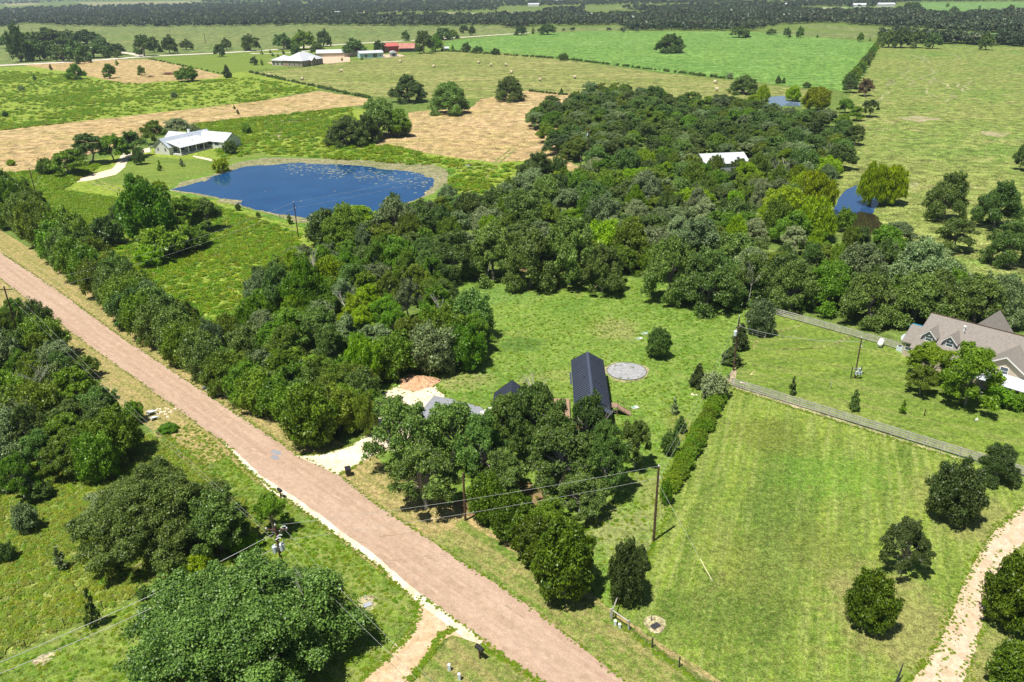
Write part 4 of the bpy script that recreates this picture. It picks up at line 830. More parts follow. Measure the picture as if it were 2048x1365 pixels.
# big edge oaks north of the lawn
for (x, a, b, w, c) in [(905, 455, 560, 120, 'dark'), (985, 440, 560, 130, 'oak'), (1060, 450, 575, 130, 'oak'), (1140, 430, 570, 140, 'oak'), (1205, 480, 585, 110, 'oak'), (1262, 430, 530, 95, 'olive'), (1340, 470, 600, 130, 'oak'),
      (1420, 490, 615, 150, 'oak'), (1395, 425, 530, 150, 'grey'), (1500, 498, 606, 125, 'oak'), (1590, 515, 618, 125, 'oak'), (1660, 515, 622, 130, 'mid'), (1740, 540, 648, 130, 'oak'), (1835, 540, 648, 140, 'oak'), (1960, 545, 655, 150, 'oak'), (1720, 480, 590, 150, 'grey'), (1850, 470, 600, 170, 'grey'), (2010, 545, 650, 110, 'grey'), (880, 520, 590, 70, 'dark'),
      (1050, 375, 470, 130, 'oak'), (1290, 340, 420, 90, 'pale'), (790, 390, 480, 110, 'grey'), (690, 405, 500, 110, 'olive'), (560, 520, 640, 110, 'dark'), (610, 510, 650, 120, 'bright'), (1072, 300, 372, 90, 'dark')]:
    T(x, a, b, w, 'spread', c, 'oak_tree', 'large ' + CN[c] + ' of ' + str(w // 10 * 10 > 120 and 'broad' or 'narrow') + ' crown ' + near(P(x, b), [(m[0], P(*m[1])) for m in MK2]), 'tree', 'large oaks on the edges of the central wood')
import collections; print(collections.Counter(o.name.split('.')[0] for o in SC.objects if o.type == 'EMPTY'))

# ------------------------------------------------------------------ scattered stuff (geometry nodes)
def scatter(name, pts, rz, sc, ks, protos, **kw):
    me = bpy.data.meshes.new(name); me.vertices.add(len(pts)); me.vertices.foreach_set('co', np.asarray(pts, dtype=np.float32).ravel()); me.update()
    for nm, tp, ar in (('rz', 'FLOAT', rz), ('sc', 'FLOAT', sc), ('kk', 'INT', ks)):
        a = me.attributes.new(nm, tp, 'POINT'); a.data.foreach_set('value', np.asarray(ar, dtype=np.float32 if tp == 'FLOAT' else np.int32))
    o = link_mesh(name, me); ng = bpy.data.node_groups.new(name, 'GeometryNodeTree')
    ng.interface.new_socket('Geometry', in_out='INPUT', socket_type='NodeSocketGeometry'); ng.interface.new_socket('Geometry', in_out='OUTPUT', socket_type='NodeSocketGeometry')
    N = ng.nodes; Lk = ng.links.new; gi = N.new('NodeGroupInput'); go = N.new('NodeGroupOutput'); jn = N.new('GeometryNodeJoinGeometry')
    def attr(nm, tp): q = N.new('GeometryNodeInputNamedAttribute'); q.data_type = tp; q.inputs[0].default_value = nm; return q.outputs[0]
    ra, sa, ka = attr('rz', 'FLOAT'), attr('sc', 'FLOAT'), attr('kk', 'INT')
    cx = N.new('ShaderNodeCombineXYZ'); Lk(ra, cx.inputs[2])
    for i, po in enumerate(protos):
        oi = N.new('GeometryNodeObjectInfo'); oi.inputs[0].default_value = po; oi.inputs['As Instance'].default_value = True
        ip = N.new('GeometryNodeInstanceOnPoints'); cm = N.new('FunctionNodeCompare'); cm.data_type = 'INT'; cm.operation = 'EQUAL'; Lk(ka, cm.inputs[2]); cm.inputs[3].default_value = i
        Lk(gi.outputs[0], ip.inputs['Points']); Lk(cm.outputs[0], ip.inputs['Selection']); Lk(oi.outputs['Geometry'], ip.inputs['Instance']); Lk(cx.outputs[0], ip.inputs['Rotation']); Lk(sa, ip.inputs['Scale']); Lk(ip.outputs[0], jn.inputs[0])
    Lk(jn.outputs[0], go.inputs[0]); md = o.modifiers.new('scatter', 'NODES'); md.node_group = ng
    return tag(o, kind='stuff', **kw)
far_protos = [bpy.data.objects.new('far_tree_source', m) for m in FAR]
def belt(polys, step=(7, 1.8), seed=0, smin=.6, smax=1.4, dens=1.0):
    r = random.Random(seed); pts = []; sc = []
    for pl in polys:
        xs = [p[0] for p in pl]; ys = [p[1] for p in pl]; y = min(ys)
        while y < max(ys):
            st = step[0] * (.6 + .4 * (y + 40) / 80); x = min(xs) + r.uniform(0, st)
            while x < max(xs):
                q = (x + r.uniform(-.5, .5) * st, y + r.uniform(-.5, .5) * step[1])
                if inside(q, pl) and r.random() < dens: w = P(*q); pts.append((w[0], w[1], 0)); sc.append(r.uniform(smin, smax))
                x += st
            y += step[1] * (.7 + .5 * (y + 40) / 80)
    n = len(pts); return pts, [r.uniform(0, 6.28) for _ in range(n)], sc, [r.randrange(4) for _ in range(n)]
W1 = [[(-40, 24), (60, 18), (160, 14), (420, 9), (680, 8), (900, 12), (1000, 16), (990, 22), (700, 30), (720, 36), (880, 34), (1000, 38), (1000, 52), (900, 54), (600, 52), (300, 55), (130, 54), (60, 48), (-40, 62)],
      [(-100, -12), (200, -4), (600, 2), (600, 8), (410, 7), (400, 1), (150, 3), (60, 8), (-100, 14)], [(400, -6), (2100, -20), (2100, 2), (1800, 6), (1500, 4), (1440, 8), (1000, 14), (700, 14), (600, 6)]]
W2 = [[(990, 34), (1100, 32), (1180, 34), (1300, 33), (1460, 18), (1560, 22), (1640, 26), (1780, 26), (1900, 34), (2100, 24), (2100, 62), (1850, 58), (1800, 56), (1640, 46), (1560, 50), (1500, 62), (1260, 62), (1240, 52), (1080, 52), (1040, 58), (1000, 56)],
      [(1840, 56), (2100, 60), (2100, 70), (1960, 66)], [(1760, 78), (1800, 72), (1900, 84), (2100, 88), (2100, 96), (1900, 88), (1780, 88)], [(1450, 6), (1560, 10), (1700, 4), (1800, 10), (1740, 16), (1620, 14), (1560, 20), (1460, 16)],
      [(1080, 22), (1170, 20), (1170, 30), (1090, 28)], [(1240, 18), (1460, 12), (1400, 26), (1300, 28)]]
scatter('far_woodland', *belt(W1, seed=1), far_protos, label='dense belt of distant dark woodland across the upper left horizon', cat='woodland')
scatter('far_woodland', *belt(W2, seed=2), far_protos, label='dense belts of distant dark woodland across the upper right', cat='woodland')
scatter('scrub', *belt([[(1850, 60), (2100, 66), (2100, 92), (1880, 84)], [(0, 12), (400, 14), (1000, 30), (1000, 10), (200, 4)], [(1000, 58), (1300, 62), (1290, 66), (1010, 66)]], (22, 5), 3, .3, .7, .7), far_protos, label='scattered scrub bushes between the distant wood belts', cat='scrub')
fsrc = []
for i, c_ in enumerate(['oak', 'dark', 'grey', 'mid', 'olive', 'dark']):
    me_ = PRO['mid'][i % 5]['crown'].copy(); me_.materials[0] = LM[c_]; fsrc.append(bpy.data.objects.new('woodland_source', me_))
scatter('woodland', [(a, b, -.3) for a, b, c_, d in far_w], [RND.uniform(0, 6) for _ in far_w], [(c_ / 4.5 + d / 7.5) / 2 * 1.06 for a, b, c_, d in far_w], [RND.randrange(6) for _ in far_w], fsrc, label='far end of the central wood reaching up to the far pond', cat='woodland')
# grass tufts
def tuft(seed, n=26, s=.45, mat='grass'):
    v, t = leaves([(0, 0, .06, .5, .5, .28), (.3, .2, .04, .35, .35, .2), (-.25, .3, .05, .3, .35, .22)], n * 3, .11, seed, flat=1.3, low=.0, stretch=2.6, jit=.5)
    return leaf_mesh('tuft', v, t, [LM[mat]])
tf = [bpy.data.objects.new('tuft_source', tuft(60 + i, 34, .5, 'grass' if i % 2 else 'grassdk')) for i in range(4)]
tfp = [bpy.data.objects.new('tuft_source', tuft(70 + i, 34, .5, 'grasspale' if i % 4 else 'grass')) for i in range(4)]
def clumps(polys, n, seed, smin, smax, zz=.05):
    r = random.Random(seed); pts = []; sc = []
    for pl in polys:
        W = [P(*p) for p in pl]; xs = [p[0] for p in W]; ys = [p[1] for p in W]; k = 0
        cs = [(r.uniform(min(xs), max(xs)), r.uniform(min(ys), max(ys)), r.uniform(2, 9)) for _ in range(60)]
        while k < n:
            if r.random() < .55: c = r.choice(cs); q = (r.gauss(c[0], c[2]), r.gauss(c[1], c[2]))
            else: q = (r.uniform(min(xs), max(xs)), r.uniform(min(ys), max(ys)))
            k += 1
            if inside(q, W): pts.append((q[0], q[1], zz)); sc.append(r.uniform(smin, smax))
    n = len(pts); return pts, [r.uniform(0, 6.28) for _ in range(n)], sc, [r.randrange(4) for _ in range(n)]
scatter('meadow_grass', *clumps([[(60, 400), (400, 400), (600, 470), (600, 720), (480, 700), (300, 620), (100, 470)], [(-60, 400), (100, 380), (250, 400), (200, 440), (100, 440)]], 20000, 21, .6, 1.7), tf, label='rough tussocky grass of the meadow left of the central wood', cat='grass')
scatter('tall_grass', *clumps([[(-40, 142), (110, 146), (180, 160), (290, 170), (430, 160), (500, 156), (640, 180), (500, 205), (0, 262), (-40, 265)], [(380, 250), (700, 216), (730, 280), (860, 312), (1000, 335), (1080, 315), (960, 390), (900, 380), (895, 335), (520, 308), (450, 320)], [(-40, 352), (80, 345), (200, 330), (90, 400), (-40, 420)]], 13000, 22, 1.0, 2.6), tf, label='tall bright grass of the green pasture and pond surrounds', cat='grass')
scatter('pasture_grass', *clumps([[(-60, 870), (150, 905), (330, 865), (480, 1000), (560, 1050), (200, 1225), (-60, 1345)]], 14000, 23, .35, .8), tfp, label='tufted grass of the left pasture beside the wire fence', cat='grass')
scatter('lawn_grass', *clumps([[(740, 745), (985, 700), (890, 540), (1290, 565), (1520, 620), (1440, 780), (1345, 990), (1260, 1150), (1230, 1235), (1180, 1200), (1000, 1000), (800, 900)], [(0, 1335), (300, 1195), (560, 1070), (330, 870), (372, 840), (840, 1205), (700, 1380), (0, 1390)]], 8000, 24, .2, .42), tf, label='short tufts of grass on the lawn and roadside', cat='grass')
EP = []
for pl, n, sp_ in (([(2048, 1012), (2000, 1052), (1950, 1125), (1915, 1200), (1880, 1280), (1825, 1365)], 420, .5), ([(1925, 1365), (1965, 1250), (1985, 1165), (2040, 1095)], 220, .5), ([(2000, 1100), (1930, 1230), (1870, 1365)], 90, .5),
        ([(838, 1198), (834, 1235), (815, 1275), (760, 1330), (720, 1365)], 420, .4), ([(905, 1258), (880, 1275), (862, 1310), (815, 1365)], 420, .4), ([(440, 880), (500, 945), (600, 1018), (670, 1070), (760, 1135), (820, 1195)], 520, .22),
        ([(735, 800), (790, 775), (870, 772), (888, 790)], 260, .5), ([(592, 912), (640, 910), (700, 894), (735, 870)], 260, .35), ([(677, 951), (693, 944), (725, 925)], 120, .3), (lo_px[:4], 420, .25), (up_px, 1100, .25), (lo_px[8:], 160, .2),
        ([(960, 1290), (1015, 1328), (1085, 1372)], 160, .3), ([(1448, 762), (1470, 780), (1948, 930)], 500, .3), ([(1224, 1241), (1257, 1262), (1358, 1336), (1427, 1385)], 300, .4), ([(1224, 1241), (1300, 1110), (1345, 1000)], 300, .4)):
    W = [np.array(P(*p)) for p in pl]; Ls = [np.linalg.norm(W[i + 1] - W[i]) for i in range(len(W) - 1)]
    for i in range(n):
        t = RND.random() * sum(Ls); k_ = 0
        while k_ < len(Ls) - 1 and t > Ls[k_]: t -= Ls[k_]; k_ += 1
        q = W[k_] + (W[k_ + 1] - W[k_]) * min(1, t / Ls[k_]) + np.array([RND.gauss(0, sp_ * .6), RND.gauss(0, sp_ * .6)]); EP.append((q[0], q[1], .08))
scatter('edge_grass', EP, [RND.uniform(0, 6) for _ in EP], [RND.uniform(.10, .28) for _ in EP], [RND.randrange(4) for _ in EP], tf, label='ragged grass tufts creeping over the edges of road and drives', cat='grass')
# weeds along fence lines
fl = []
for a, b, n, w in (((500, 146), (745, 199), 150, .9), ((880, 102), (1130, 119), 130, .9), ((1130, 119), (1450, 158), 130, .9), ((1060, 183), (1130, 191), 40, .7), ((290, 117), (450, 150), 60, .7)):
    A = np.array(P(*a)); B = np.array(P(*b))
    for i in range(n): q = A + (B - A) * RND.random() + np.array([RND.gauss(0, .7), RND.gauss(0, .7)]); fl.append((q[0], q[1], 0, RND.uniform(.5, 1.1) * w))
wd = [bpy.data.objects.new('weed_source', pp['crown']) for pp in PRO['bush']] + [bpy.data.objects.new('weed_source', PRO['sapling'][0]['crown'])]
scatter('fence_weeds', [q[:3] for q in fl], [RND.uniform(0, 6) for _ in fl], [q[3] * .55 for q in fl], [RND.randrange(4) for _ in fl], wd, label='weeds grown up along the field fence lines', cat='weeds')
# the clipped vine hedge
hp = []; A = np.array(P(1340, 985)); B = np.array(P(1438, 800))
for i in range(70): q = A + (B - A) * (i + RND.random()) / 70; hp.append((q[0] + RND.gauss(0, .25), q[1] + RND.gauss(0, .25), 0))
me_h = PRO['bush'][1]['crown'].copy(); me_h.materials[0] = LM['hedge']; hs = bpy.data.objects.new('hedge_source', me_h)
scatter('vine_hedge', hp, [RND.uniform(0, 6) for _ in hp], [RND.uniform(.36, .5) for _ in hp], [0] * len(hp), [hs], label='long yellow green vine hedge between lawn and paddock', cat='hedge')
# ------------------------------------------------------------------ buildings
def loc_fn(O, ang):
    ca, sa = cos(ang), sin(ang)
    return lambda u, v, z=0: (O[0] + u * ca - v * sa, O[1] + u * sa + v * ca, z)
def gable(parent, x0, x1, y0, y1, ze, zr, wall, roof, axis='x', ov=.35, zb=0.0, seams=0, seam_mat=None, th=.12, walls=True, roofname='roof'):
    """gabled block in the parent's local space; ridge along axis"""
    if walls:
        mb = MB(); s = .08
        if axis == 'x':
            ym = (y0 + y1) / 2
            for x in (x0, x1):
                mb.add([(x, y0, zb), (x, y1, zb), (x, y1, ze), (x, ym, zr - .1), (x, y0, ze)], [(0, 1, 2, 3, 4) if x == x1 else (4, 3, 2, 1, 0)])
            mb.add([(x0, y0, zb), (x1, y0, zb), (x1, y0, ze), (x0, y0, ze)], [(0, 1, 2, 3)]); mb.add([(x0, y1, zb), (x1, y1, zb), (x1, y1, ze), (x0, y1, ze)], [(3, 2, 1, 0)])
        else:
            xm = (x0 + x1) / 2
            for y in (y0, y1):
                mb.add([(x0, y, zb), (x1, y, zb), (x1, y, ze), (xm, y, zr - .1), (x0, y, ze)], [(0, 1, 2, 3, 4) if y == y0 else (4, 3, 2, 1, 0)])
            mb.add([(x0, y0, zb), (x0, y1, zb), (x0, y1, ze), (x0, y0, ze)], [(0, 1, 2, 3)]); mb.add([(x1, y0, zb), (x1, y1, zb), (x1, y1, ze), (x1, y0, ze)], [(3, 2, 1, 0)])
        mb.build('wall', wall, parent)
    hw = ((y1 - y0) if axis == 'x' else (x1 - x0)) / 2; sl = (zr - ze) / hw; out = []
    for sgn in (-1, 1):
        lo = ze - sl * ov
        if axis == 'x':
            ym = (y0 + y1) / 2; a, b = x0 - ov, x1 + ov; e = ym + sgn * (hw + ov)
            pts = [(a, ym, zr), (b, ym, zr), (b, e, lo), (a, e, lo)]
        else:
            xm = (x0 + x1) / 2; a, b = y0 - ov, y1 + ov; e = xm + sgn * (hw + ov)
            pts = [(xm, a, zr), (xm, b, zr), (e, b, lo), (e, a, lo)]
        if (sgn > 0) == (axis == 'x'): pts = pts[::-1]
        pts = [(p[0], p[1], p[2] + .03) for p in pts]
        r_ = MB().slab(pts, th).build(roofname, roof, parent); out.append(r_)
        if seams:
            n = int((b - a) / seams); rib = None
            for i in range(n + 1):
                q = a + (b - a) * i / n
                if rib is None:
                    if axis == 'x': m_ = MB().slab([(-.035, ym, zr + .07), (.035, ym, zr + .07), (.035, e, lo + .09), (-.035, e, lo + .09)][::(1 if sgn > 0 else 1)], .06)
                    else: m_ = MB().slab([(xm, -.075, zr + .10), (xm, .075, zr + .10), (e, .075, lo + .12), (e, -.075, lo + .12)], .09)
                    rib = m_.mesh('seam', seam_mat or roof)
                o = link_mesh('seam', rib, r_); o.location = (q, 0, 0) if axis == 'x' else (0, q, 0)
    return out
def window(parent, c, w, h, face, mat='white', gl='glass', d=.06, name='window'):
    """face: '-y','+y','-x','+x' (local); c = centre on the wall"""
    fr = MB(); pn = MB(); t = .09; x, y, z = c
    def bx(mb, a0, a1, z0, z1, d0, d1):
        if face in ('-y', '+y'):
            s = -1 if face == '-y' else 1; ya, yb = sorted((y + s * d0, y + s * d1)); mb.box(x + a0, x + a1, ya, yb, z + z0, z + z1)
        else:
            s = -1 if face == '-x' else 1; xa, xb = sorted((x + s * d0, x + s * d1)); mb.box(xa, xb, y + a0, y + a1, z + z0, z + z1)
    for a in (-w / 2, w / 2 - t): bx(fr, a, a + t, -h / 2, h / 2, .003, d)
    bx(fr, -w / 2 + t, w / 2 - t, -h / 2, -h / 2 + t, .003, d); bx(fr, -w / 2 + t, w / 2 - t, h / 2 - t, h / 2, .003, d); bx(fr, -w / 2 + t, w / 2 - t, -t / 4, t / 4, .003, d * .8)
    f = fr.build(name, MT[mat], parent); bx(pn, -w / 2 + t, w / 2 - t, -h / 2 + t, h / 2 - t, .001, d * .4); pn.build('pane', MT[gl], f); return f
def box_part(name, parent, mat, *b): return MB().box(*b).build(name, MT[mat], parent)

# dark barn on piers
bn = empty('metal_barn', (11.45, 99.8, 0), -atan(.8 / 17.6), 'long narrow barn with charcoal ribbed metal gable roof beside the grey gravel circle', 'barn')
gable(bn, -2.3, 2.3, 1.6, 17.3, 3.5, 4.85, MT['dkwall'], MT['darkroof'], 'y', .35, .9, seams=.56, seam_mat=MT['darkseam'])
gable(bn, -2.3, 2.3, .2, 1.6, 3.5, 4.85, MT['dkwall'], MT['darkroof'], 'y', .34, .9, walls=False, roofname='porch_roof')
MB().slab([(-.22, -.2, 4.93), (0, -.2, 5.02), (0, 17.7, 5.02), (-.22, 17.7, 4.93)][::-1], .03).slab([(0, -.2, 5.02), (.22, -.2, 4.93), (.22, 17.7, 4.93), (0, 17.7, 5.02)][::-1], .03).build('ridge_cap', MT['darkroof'], bn)
for x in (-2.1, 2.1):
    for y in (.4, 4, 8, 12, 16.8): box_part('pier', bn, 'concrete', x - .15, x + .15, y - .15, y + .15, 0, .9)
for x in (-2.2, 2.2): box_part('porch_post', bn, 'black', x - .07, x + .07, .3, .44, .9, 3.4)
box_part('porch_floor', bn, 'deck', -2.3, 2.3, .2, 1.6, .8, .9)
for (x, y) in ((.8, 8.2), (1.25, 8.2), (1.75, 7.6), (-.9, 9.6)):
    z = 4.85 - abs(x) * .587; MB().lathe([(.07, -.1), (.07, .22), (.09, .24), (.0, .27)], 8, (x, y, z)).build('vent_pipe', MT['black'], bn)
MB().slab([(-3.0, 9.5, 3.15), (-2.72, 9.5, 3.3), (-2.72, 13.6, 3.3), (-3.0, 13.6, 3.15)], .08).build('awning', MT['darkroof'], bn)
for y in (4, 7.5, 13.5): window(bn, (2.3, y, 2.3), 1.0, 1.1, '+x', 'black')
for y in (5, 12): window(bn, (-2.3, y, 2.3), 1.0, 1.1, '-x', 'black')
st = empty('wooden_steps', (15.0, 105.0, 0), -.06, 'wooden stair with thin black railing at the right side of the dark barn', 'stairs')
box_part('landing', st, 'deck', -.6, .75, 0, 1.4, 1.42, 1.5)
for k in range(7):
    x = .78 + k * .28; z = 1.3 - k * .2; MB().box(x, x + .3, .02, 1.3, z - .05, z).build('tread', MT['deck'], st)
for y in (0, 1.32): MB().slab([(.7, y, 1.42), (.7, y + .06, 1.42), (2.85, y + .06, .06), (2.85, y, .06)], .22).build('stringer', MT['deck'], st)
for y in (.02, 1.36):
    MB().tube([(-.5, y, 2.5), (.75, y, 2.5), (2.8, y, 1.05)], .025, 5).tube([(-.5, y, 2.0), (.75, y, 2.0), (2.8, y, .55)], .015, 4).build('handrail', MT['black'], st)
    for x, z in ((-.5, 1.5), (.75, 1.42), (1.75, .75), (2.8, .02)): MB().tube([(x, y, z), (x, y, z + 1.05)], .02, 4).build('baluster', MT['black'], st)
for x in (-.5, .6): MB().box(x, x + .1, .05, .15, 0, 1.42).build('leg', MT['deck'], st)
sh = empty('metal_shed', (-.55, 97.6, 0), -atan(.8 / 17.6), 'smaller shed with steep charcoal metal roof hidden behind the oaks', 'shed')
gable(sh, -2.5, 2.5, 0, 9.8, 2.9, 4.9, MT['dkwall'], MT['darkroof'], 'y', .3, 0, seams=.56, seam_mat=MT['darkseam'])
window(sh, (0, 0, 1.7), 1.2, 1.1, '-y', 'black'); window(sh, (-2.5, 5, 1.7), 1, 1.1, '-x', 'black')
dk = empty('deck', (2.4, 98.5, 0), -.05, 'brown wooden deck between the small shed and the dark barn', 'deck')
bm_ = MB().box(0, .42, 0, 11.5, .5, .58).mesh('deck_board', MT['deck'])
for i in range(13): link_mesh('deck_board', bm_, dk, (i * .45, 0, 0))
for x in (.2, 2.9, 5.4):
    for y in (.2, 5.5, 11.2): box_part('post', dk, 'deck', x, x + .12, y, y + .12, 0, .5)
for k in range(3): box_part('step', dk, 'deck', .6, 3.0, -.35 * (k + 1), -.35 * k - .02, .3 - k * .15, .36 - k * .15)
for (i, q) in enumerate([(975, 826), (967, 829), (983, 822)]):
    p = P(*q); MB().box(-.45, .45, -.7, .7, 0, .14).build('paving_slab', MT['concrete'], None, (p[0], p[1], .1), .15, label=['middle white slab beside the grey slab, left of the small shed', 'left white slab beside the grey slab, left of the small shed', 'right white slab at the small shed wall'][i], cat='slab', group='white slabs by the small shed')
# gravel circle with edging
gc = empty('gravel_circle', (19.2, 119.9, .045), 0, 'round grey gravel circle with a metal edging ring on the lawn', 'gravel circle')
MB().lathe([(3.25, 0), (3.25, .08), (3.2, .08)], 48).build('gravel_bed', GM['gravel'], gc)
mb = MB(); ring = [(3.3 * cos(2 * pi * i / 48), 3.3 * sin(2 * pi * i / 48), .06) for i in range(49)]; mb.tube(ring, .05, 5).build('edging', MT['black'], gc)
sheet('bare_patch', [(19.2 + (3.75 + .3 * sin(5 * t)) * cos(t), 119.8 + (3.8 + .3 * sin(3 * t + 1)) * sin(t)) for t in np.linspace(0, 6.28, 25)[:-1]], .052, GM['mud'], .15, .5, world_pts=True)
# sand pile
r = np.random.default_rng(5); mb = MB(); c = P(836, 766); vs = []; fs = []; NR, NA = 9, 28
for i in range(NR + 1):
    for j in range(NA):
        t = i / NR; a = 2 * pi * j / NA; R_ = 2.9 * t * (1 + .10 * sin(3 * a + 1) + .06 * sin(7 * a)); z = 1.05 * (1 - t) ** 1.1 * (1 + .15 * sin(4 * a + 6 * t)) + r.uniform(-.05, .05) * (t < .95)
        vs.append((R_ * 1.15 * cos(a), R_ * sin(a), max(z, 0)))
for i in range(NR):
    for j in range(NA): fs.append((i * NA + j, (i + 1) * NA + j, (i + 1) * NA + (j + 1) % NA, i * NA + (j + 1) % NA))
mb.add(vs, fs).build('sand_pile', GM['sand'], None, (c[0], c[1], .1), label='mound of orange sand at the edge of the pale gravel lot', cat='sand pile')

# tan shingled house on the right
AH = atan2(-.73, .68)
hs_ = empty('house', (72.5, 126, 0), AH, 'large tan shingle roofed house with two dormers at the right edge', 'house')
# local x = along the ridge, local -y = towards the front
gable(hs_, 0, 30, -6.8, 6.8, 3.1, 7.0, MT['tanwall'], MT['shingle'], 'x', .45)
gable(hs_, -2.2, -.46, -5.0, 1.2, 3.0, 4.9, MT['tanwall'], MT['shingle'], 'x', .35, roofname='wing_roof')
gable(hs_, 4.2, 9.6, 3.0, 11, 3.1, 6.3, MT['tanwall'], MT['shingle'], 'y', .4, roofname='rear_roof')
gable(hs_, 20, 27, 3.0, 12, 3.1, 6.4, MT['tanwall'], MT['shingle'], 'y', .4, roofname='rear_roof')
gable(hs_, 9.5, 18.5, -7.6, -1.0, 3.1, 6.1, MT['tanwall'], MT['shingle'], 'y', .45, roofname='front_gable_roof')
MB().tube([(0 - .46, 0, 7.08), (30.4, 0, 7.08)], .09, 4).build('ridge_cap', MT['pole'], hs_)
for x in (1.6, 4.9):
    d = empty('dormer', (0, 0, 0)); d.parent = hs_
    gable(d, x - 1.0, x + 1.0, -5.2, -1.2, 5.0, 5.95, MT['grey'], MT['shingle'], 'y', .28, 3.4, roofname='roof')
    window(d, (x, -5.2, 4.55), 1.15, 1.1, '-y')
    for s in (-1, 1): MB().slab([(x + s * 1.32, -5.52, 4.72), (x + s * 1.32, -5.46, 4.72), (x, -5.46, 6.03), (x, -5.52, 6.03)][::s], .16).build('barge_board', MT['white'], d)
for s in (-1, 1): MB().slab([(14 + s * 5.0, -8.1, 2.8), (14 + s * 5.0, -8.04, 2.8), (14, -8.04, 6.15), (14, -8.1, 6.15)][::s], .22).build('barge_board', MT['white'], hs_)
window(hs_, (-1.3, -5.0, 1.9), 1.2, 1.3, '-y'); window(hs_, (14, -7.6, 3.6), 1.2, 1.4, '-y')
for x in (2, 6): window(hs_, (x, -6.8, 1.9), 1.6, 1.3, '-y')
for x in (11.5, 14.5, 17.5, 20.5): window(hs_, (x, -7.6 if x < 18 else -6.8, 1.6), 1.4, 1.6, '-y')
pr = MB().slab([(10.5, -10.9, 2.6), (26, -10.9, 2.6), (26, -7.62, 3.15), (10.5, -7.62, 3.15)], .08).build('porch_roof', MT['whiteroof'], hs_)
rb = MB().slab([(-.03, -10.9, 2.66), (.03, -10.9, 2.66), (.03, -7.62, 3.21), (-.03, -7.62, 3.21)], .06).mesh('seam', MT['blueroof'])
for i in range(26): link_mesh('seam', rb, pr, (10.7 + i * .6, 0, 0))
for x in (10.8, 13.6, 16.4, 19.2, 22): box_part('porch_post', hs_, 'white', x - .1, x + .1, -10.8, -10.6, .2, 2.55)
box_part('porch_floor', hs_, 'concrete', 10.5, 26, -11, -7.65, 0, .2)
MB().lathe([(.14, -.3), (.14, .6), (.22, .62), (.22, .8), (0, .85)], 8, (5.6, -1.7, 6.1)).build('chimney_pipe', MT['white'], hs_)
MB().lathe([(.1, -.3), (.1, .5), (.15, .5), (.15, .6), (0, .62)], 8, (5.9, -2.3, 5.7)).build('chimney_pipe', MT['grey'], hs_)
p = P(1845, 655, 2.2); MB().box(-1.4, 1.4, -.9, .9, 0, 1.9).build('tarp_covered_stack', MT['blue'], None, (p[0], p[1] + 1, 0), AH, label='blue tarp covered stack behind the tan house wing', cat='tarp')
# satellite dish, air conditioners, propane tank
p = P(1808, 700); dsh = empty('satellite_dish', (p[0], p[1], 0), 0, 'pale satellite dish on a pole at the left end of the tan house', 'satellite dish')
MB().tube([(0, 0, 0), (0, 0, 1.9)], .05, 6).build('mast', MT['grey'], dsh)
o = MB().lathe([(0, -.12), (.45, -.08), (.75, .06), (.95, .2), (.95, .23), (.5, 0), (0, -.06)], 20).build('reflector', MT['palegrey'], dsh, (0, -.1, 2.1)); o.rotation_euler = (radians(38), radians(-12), 0)
MB().tube([(0, -.3, 1.7), (0, -.9, 2.4)], .03, 4).build('arm', MT['grey'], dsh)
for i, q in enumerate([(1798, 702), (1806, 706)]):
    p = P(*q); ac = empty('air_conditioner', (p[0], p[1], 0), AH, ['left air conditioner box below the satellite dish', 'right air conditioner box below the satellite dish'][i], 'air conditioner', 'air conditioners by the tan house')
    box_part('case', ac, 'palegrey', -.4, .4, -.4, .4, .05, .9); MB().lathe([(.33, .9), (.33, .94), (0, .95)], 12).build('fan_grille', MT['black'], ac)
a_, b_ = np.array(P(1751, 696)), np.array(P(1770, 690)); c_ = (a_ + b_) / 2
tk = empty('propane_tank', (c_[0], c_[1], 0), atan2(*(b_ - a_)[::-1]) + .5, 'white oval propane tank below the upper board fence', 'propane tank')
mb = MB(); vs = []; fs = []; n = 16; prof = [(-1.25, .01), (-1.2, .22), (-1.05, .38), (-.85, .48), (.85, .48), (1.05, .38), (1.2, .22), (1.25, .01)]
for x, r_ in prof:
    for j in range(n): vs.append((x, r_ * cos(2 * pi * j / n), .75 + r_ * sin(2 * pi * j / n)))
for i in range(len(prof) - 1):
    for j in range(n): fs.append((i * n + j, i * n + (j + 1) % n, (i + 1) * n + (j + 1) % n, (i + 1) * n + j))
mb.add(vs, fs).build('vessel', MT['white'], tk); MB().lathe([(.2, 1.18), (.2, 1.36), (.12, 1.42), (0, 1.44)], 10).build('lid', MT['white'], tk)
for x in (-.7, .7): box_part('foot', tk, 'concrete', x - .12, x + .12, -.4, .4, 0, .33)

# white farm house by the pond
O = (-140.6, 320.7); AG = atan2(-.447, .894)
wh = empty('farm_house', (O[0], O[1], 0), AG, 'white metal roofed farm house with a deep porch above the pond', 'house')
gable(wh, 0, 8, 0, 24, 3.2, 6.2, MT['siding'], MT['blueroof'], 'y', .5)
gable(wh, 5.5, 20.5, 17, 26, 3.2, 6.0, MT['siding'], MT['whiteroof'], 'x', .4, roofname='wing_roof')
gable(wh, -6, 3.5, 10, 18, 3.2, 6.3, MT['siding'], MT['whiteroof'], 'x', .4, roofname='rear_roof')
MB().slab([(13.4, .8, 3.1), (13.4, 17.4, 3.1), (5.8, 17.4, 5.0), (5.8, .8, 5.0)], .1).build('porch_roof', MT['whiteroof'], wh)
MB().slab([(-3.2, 0.2, 2.7), (-3.2, 5, 2.7), (-.1, 5, 3.2), (-.1, .2, 3.2)][::-1], .1).build('side_roof', MT['blueroof'], wh)
box_part('side_post', wh, 'white', -3.1, -2.9, .3, .5, 0, 2.7)
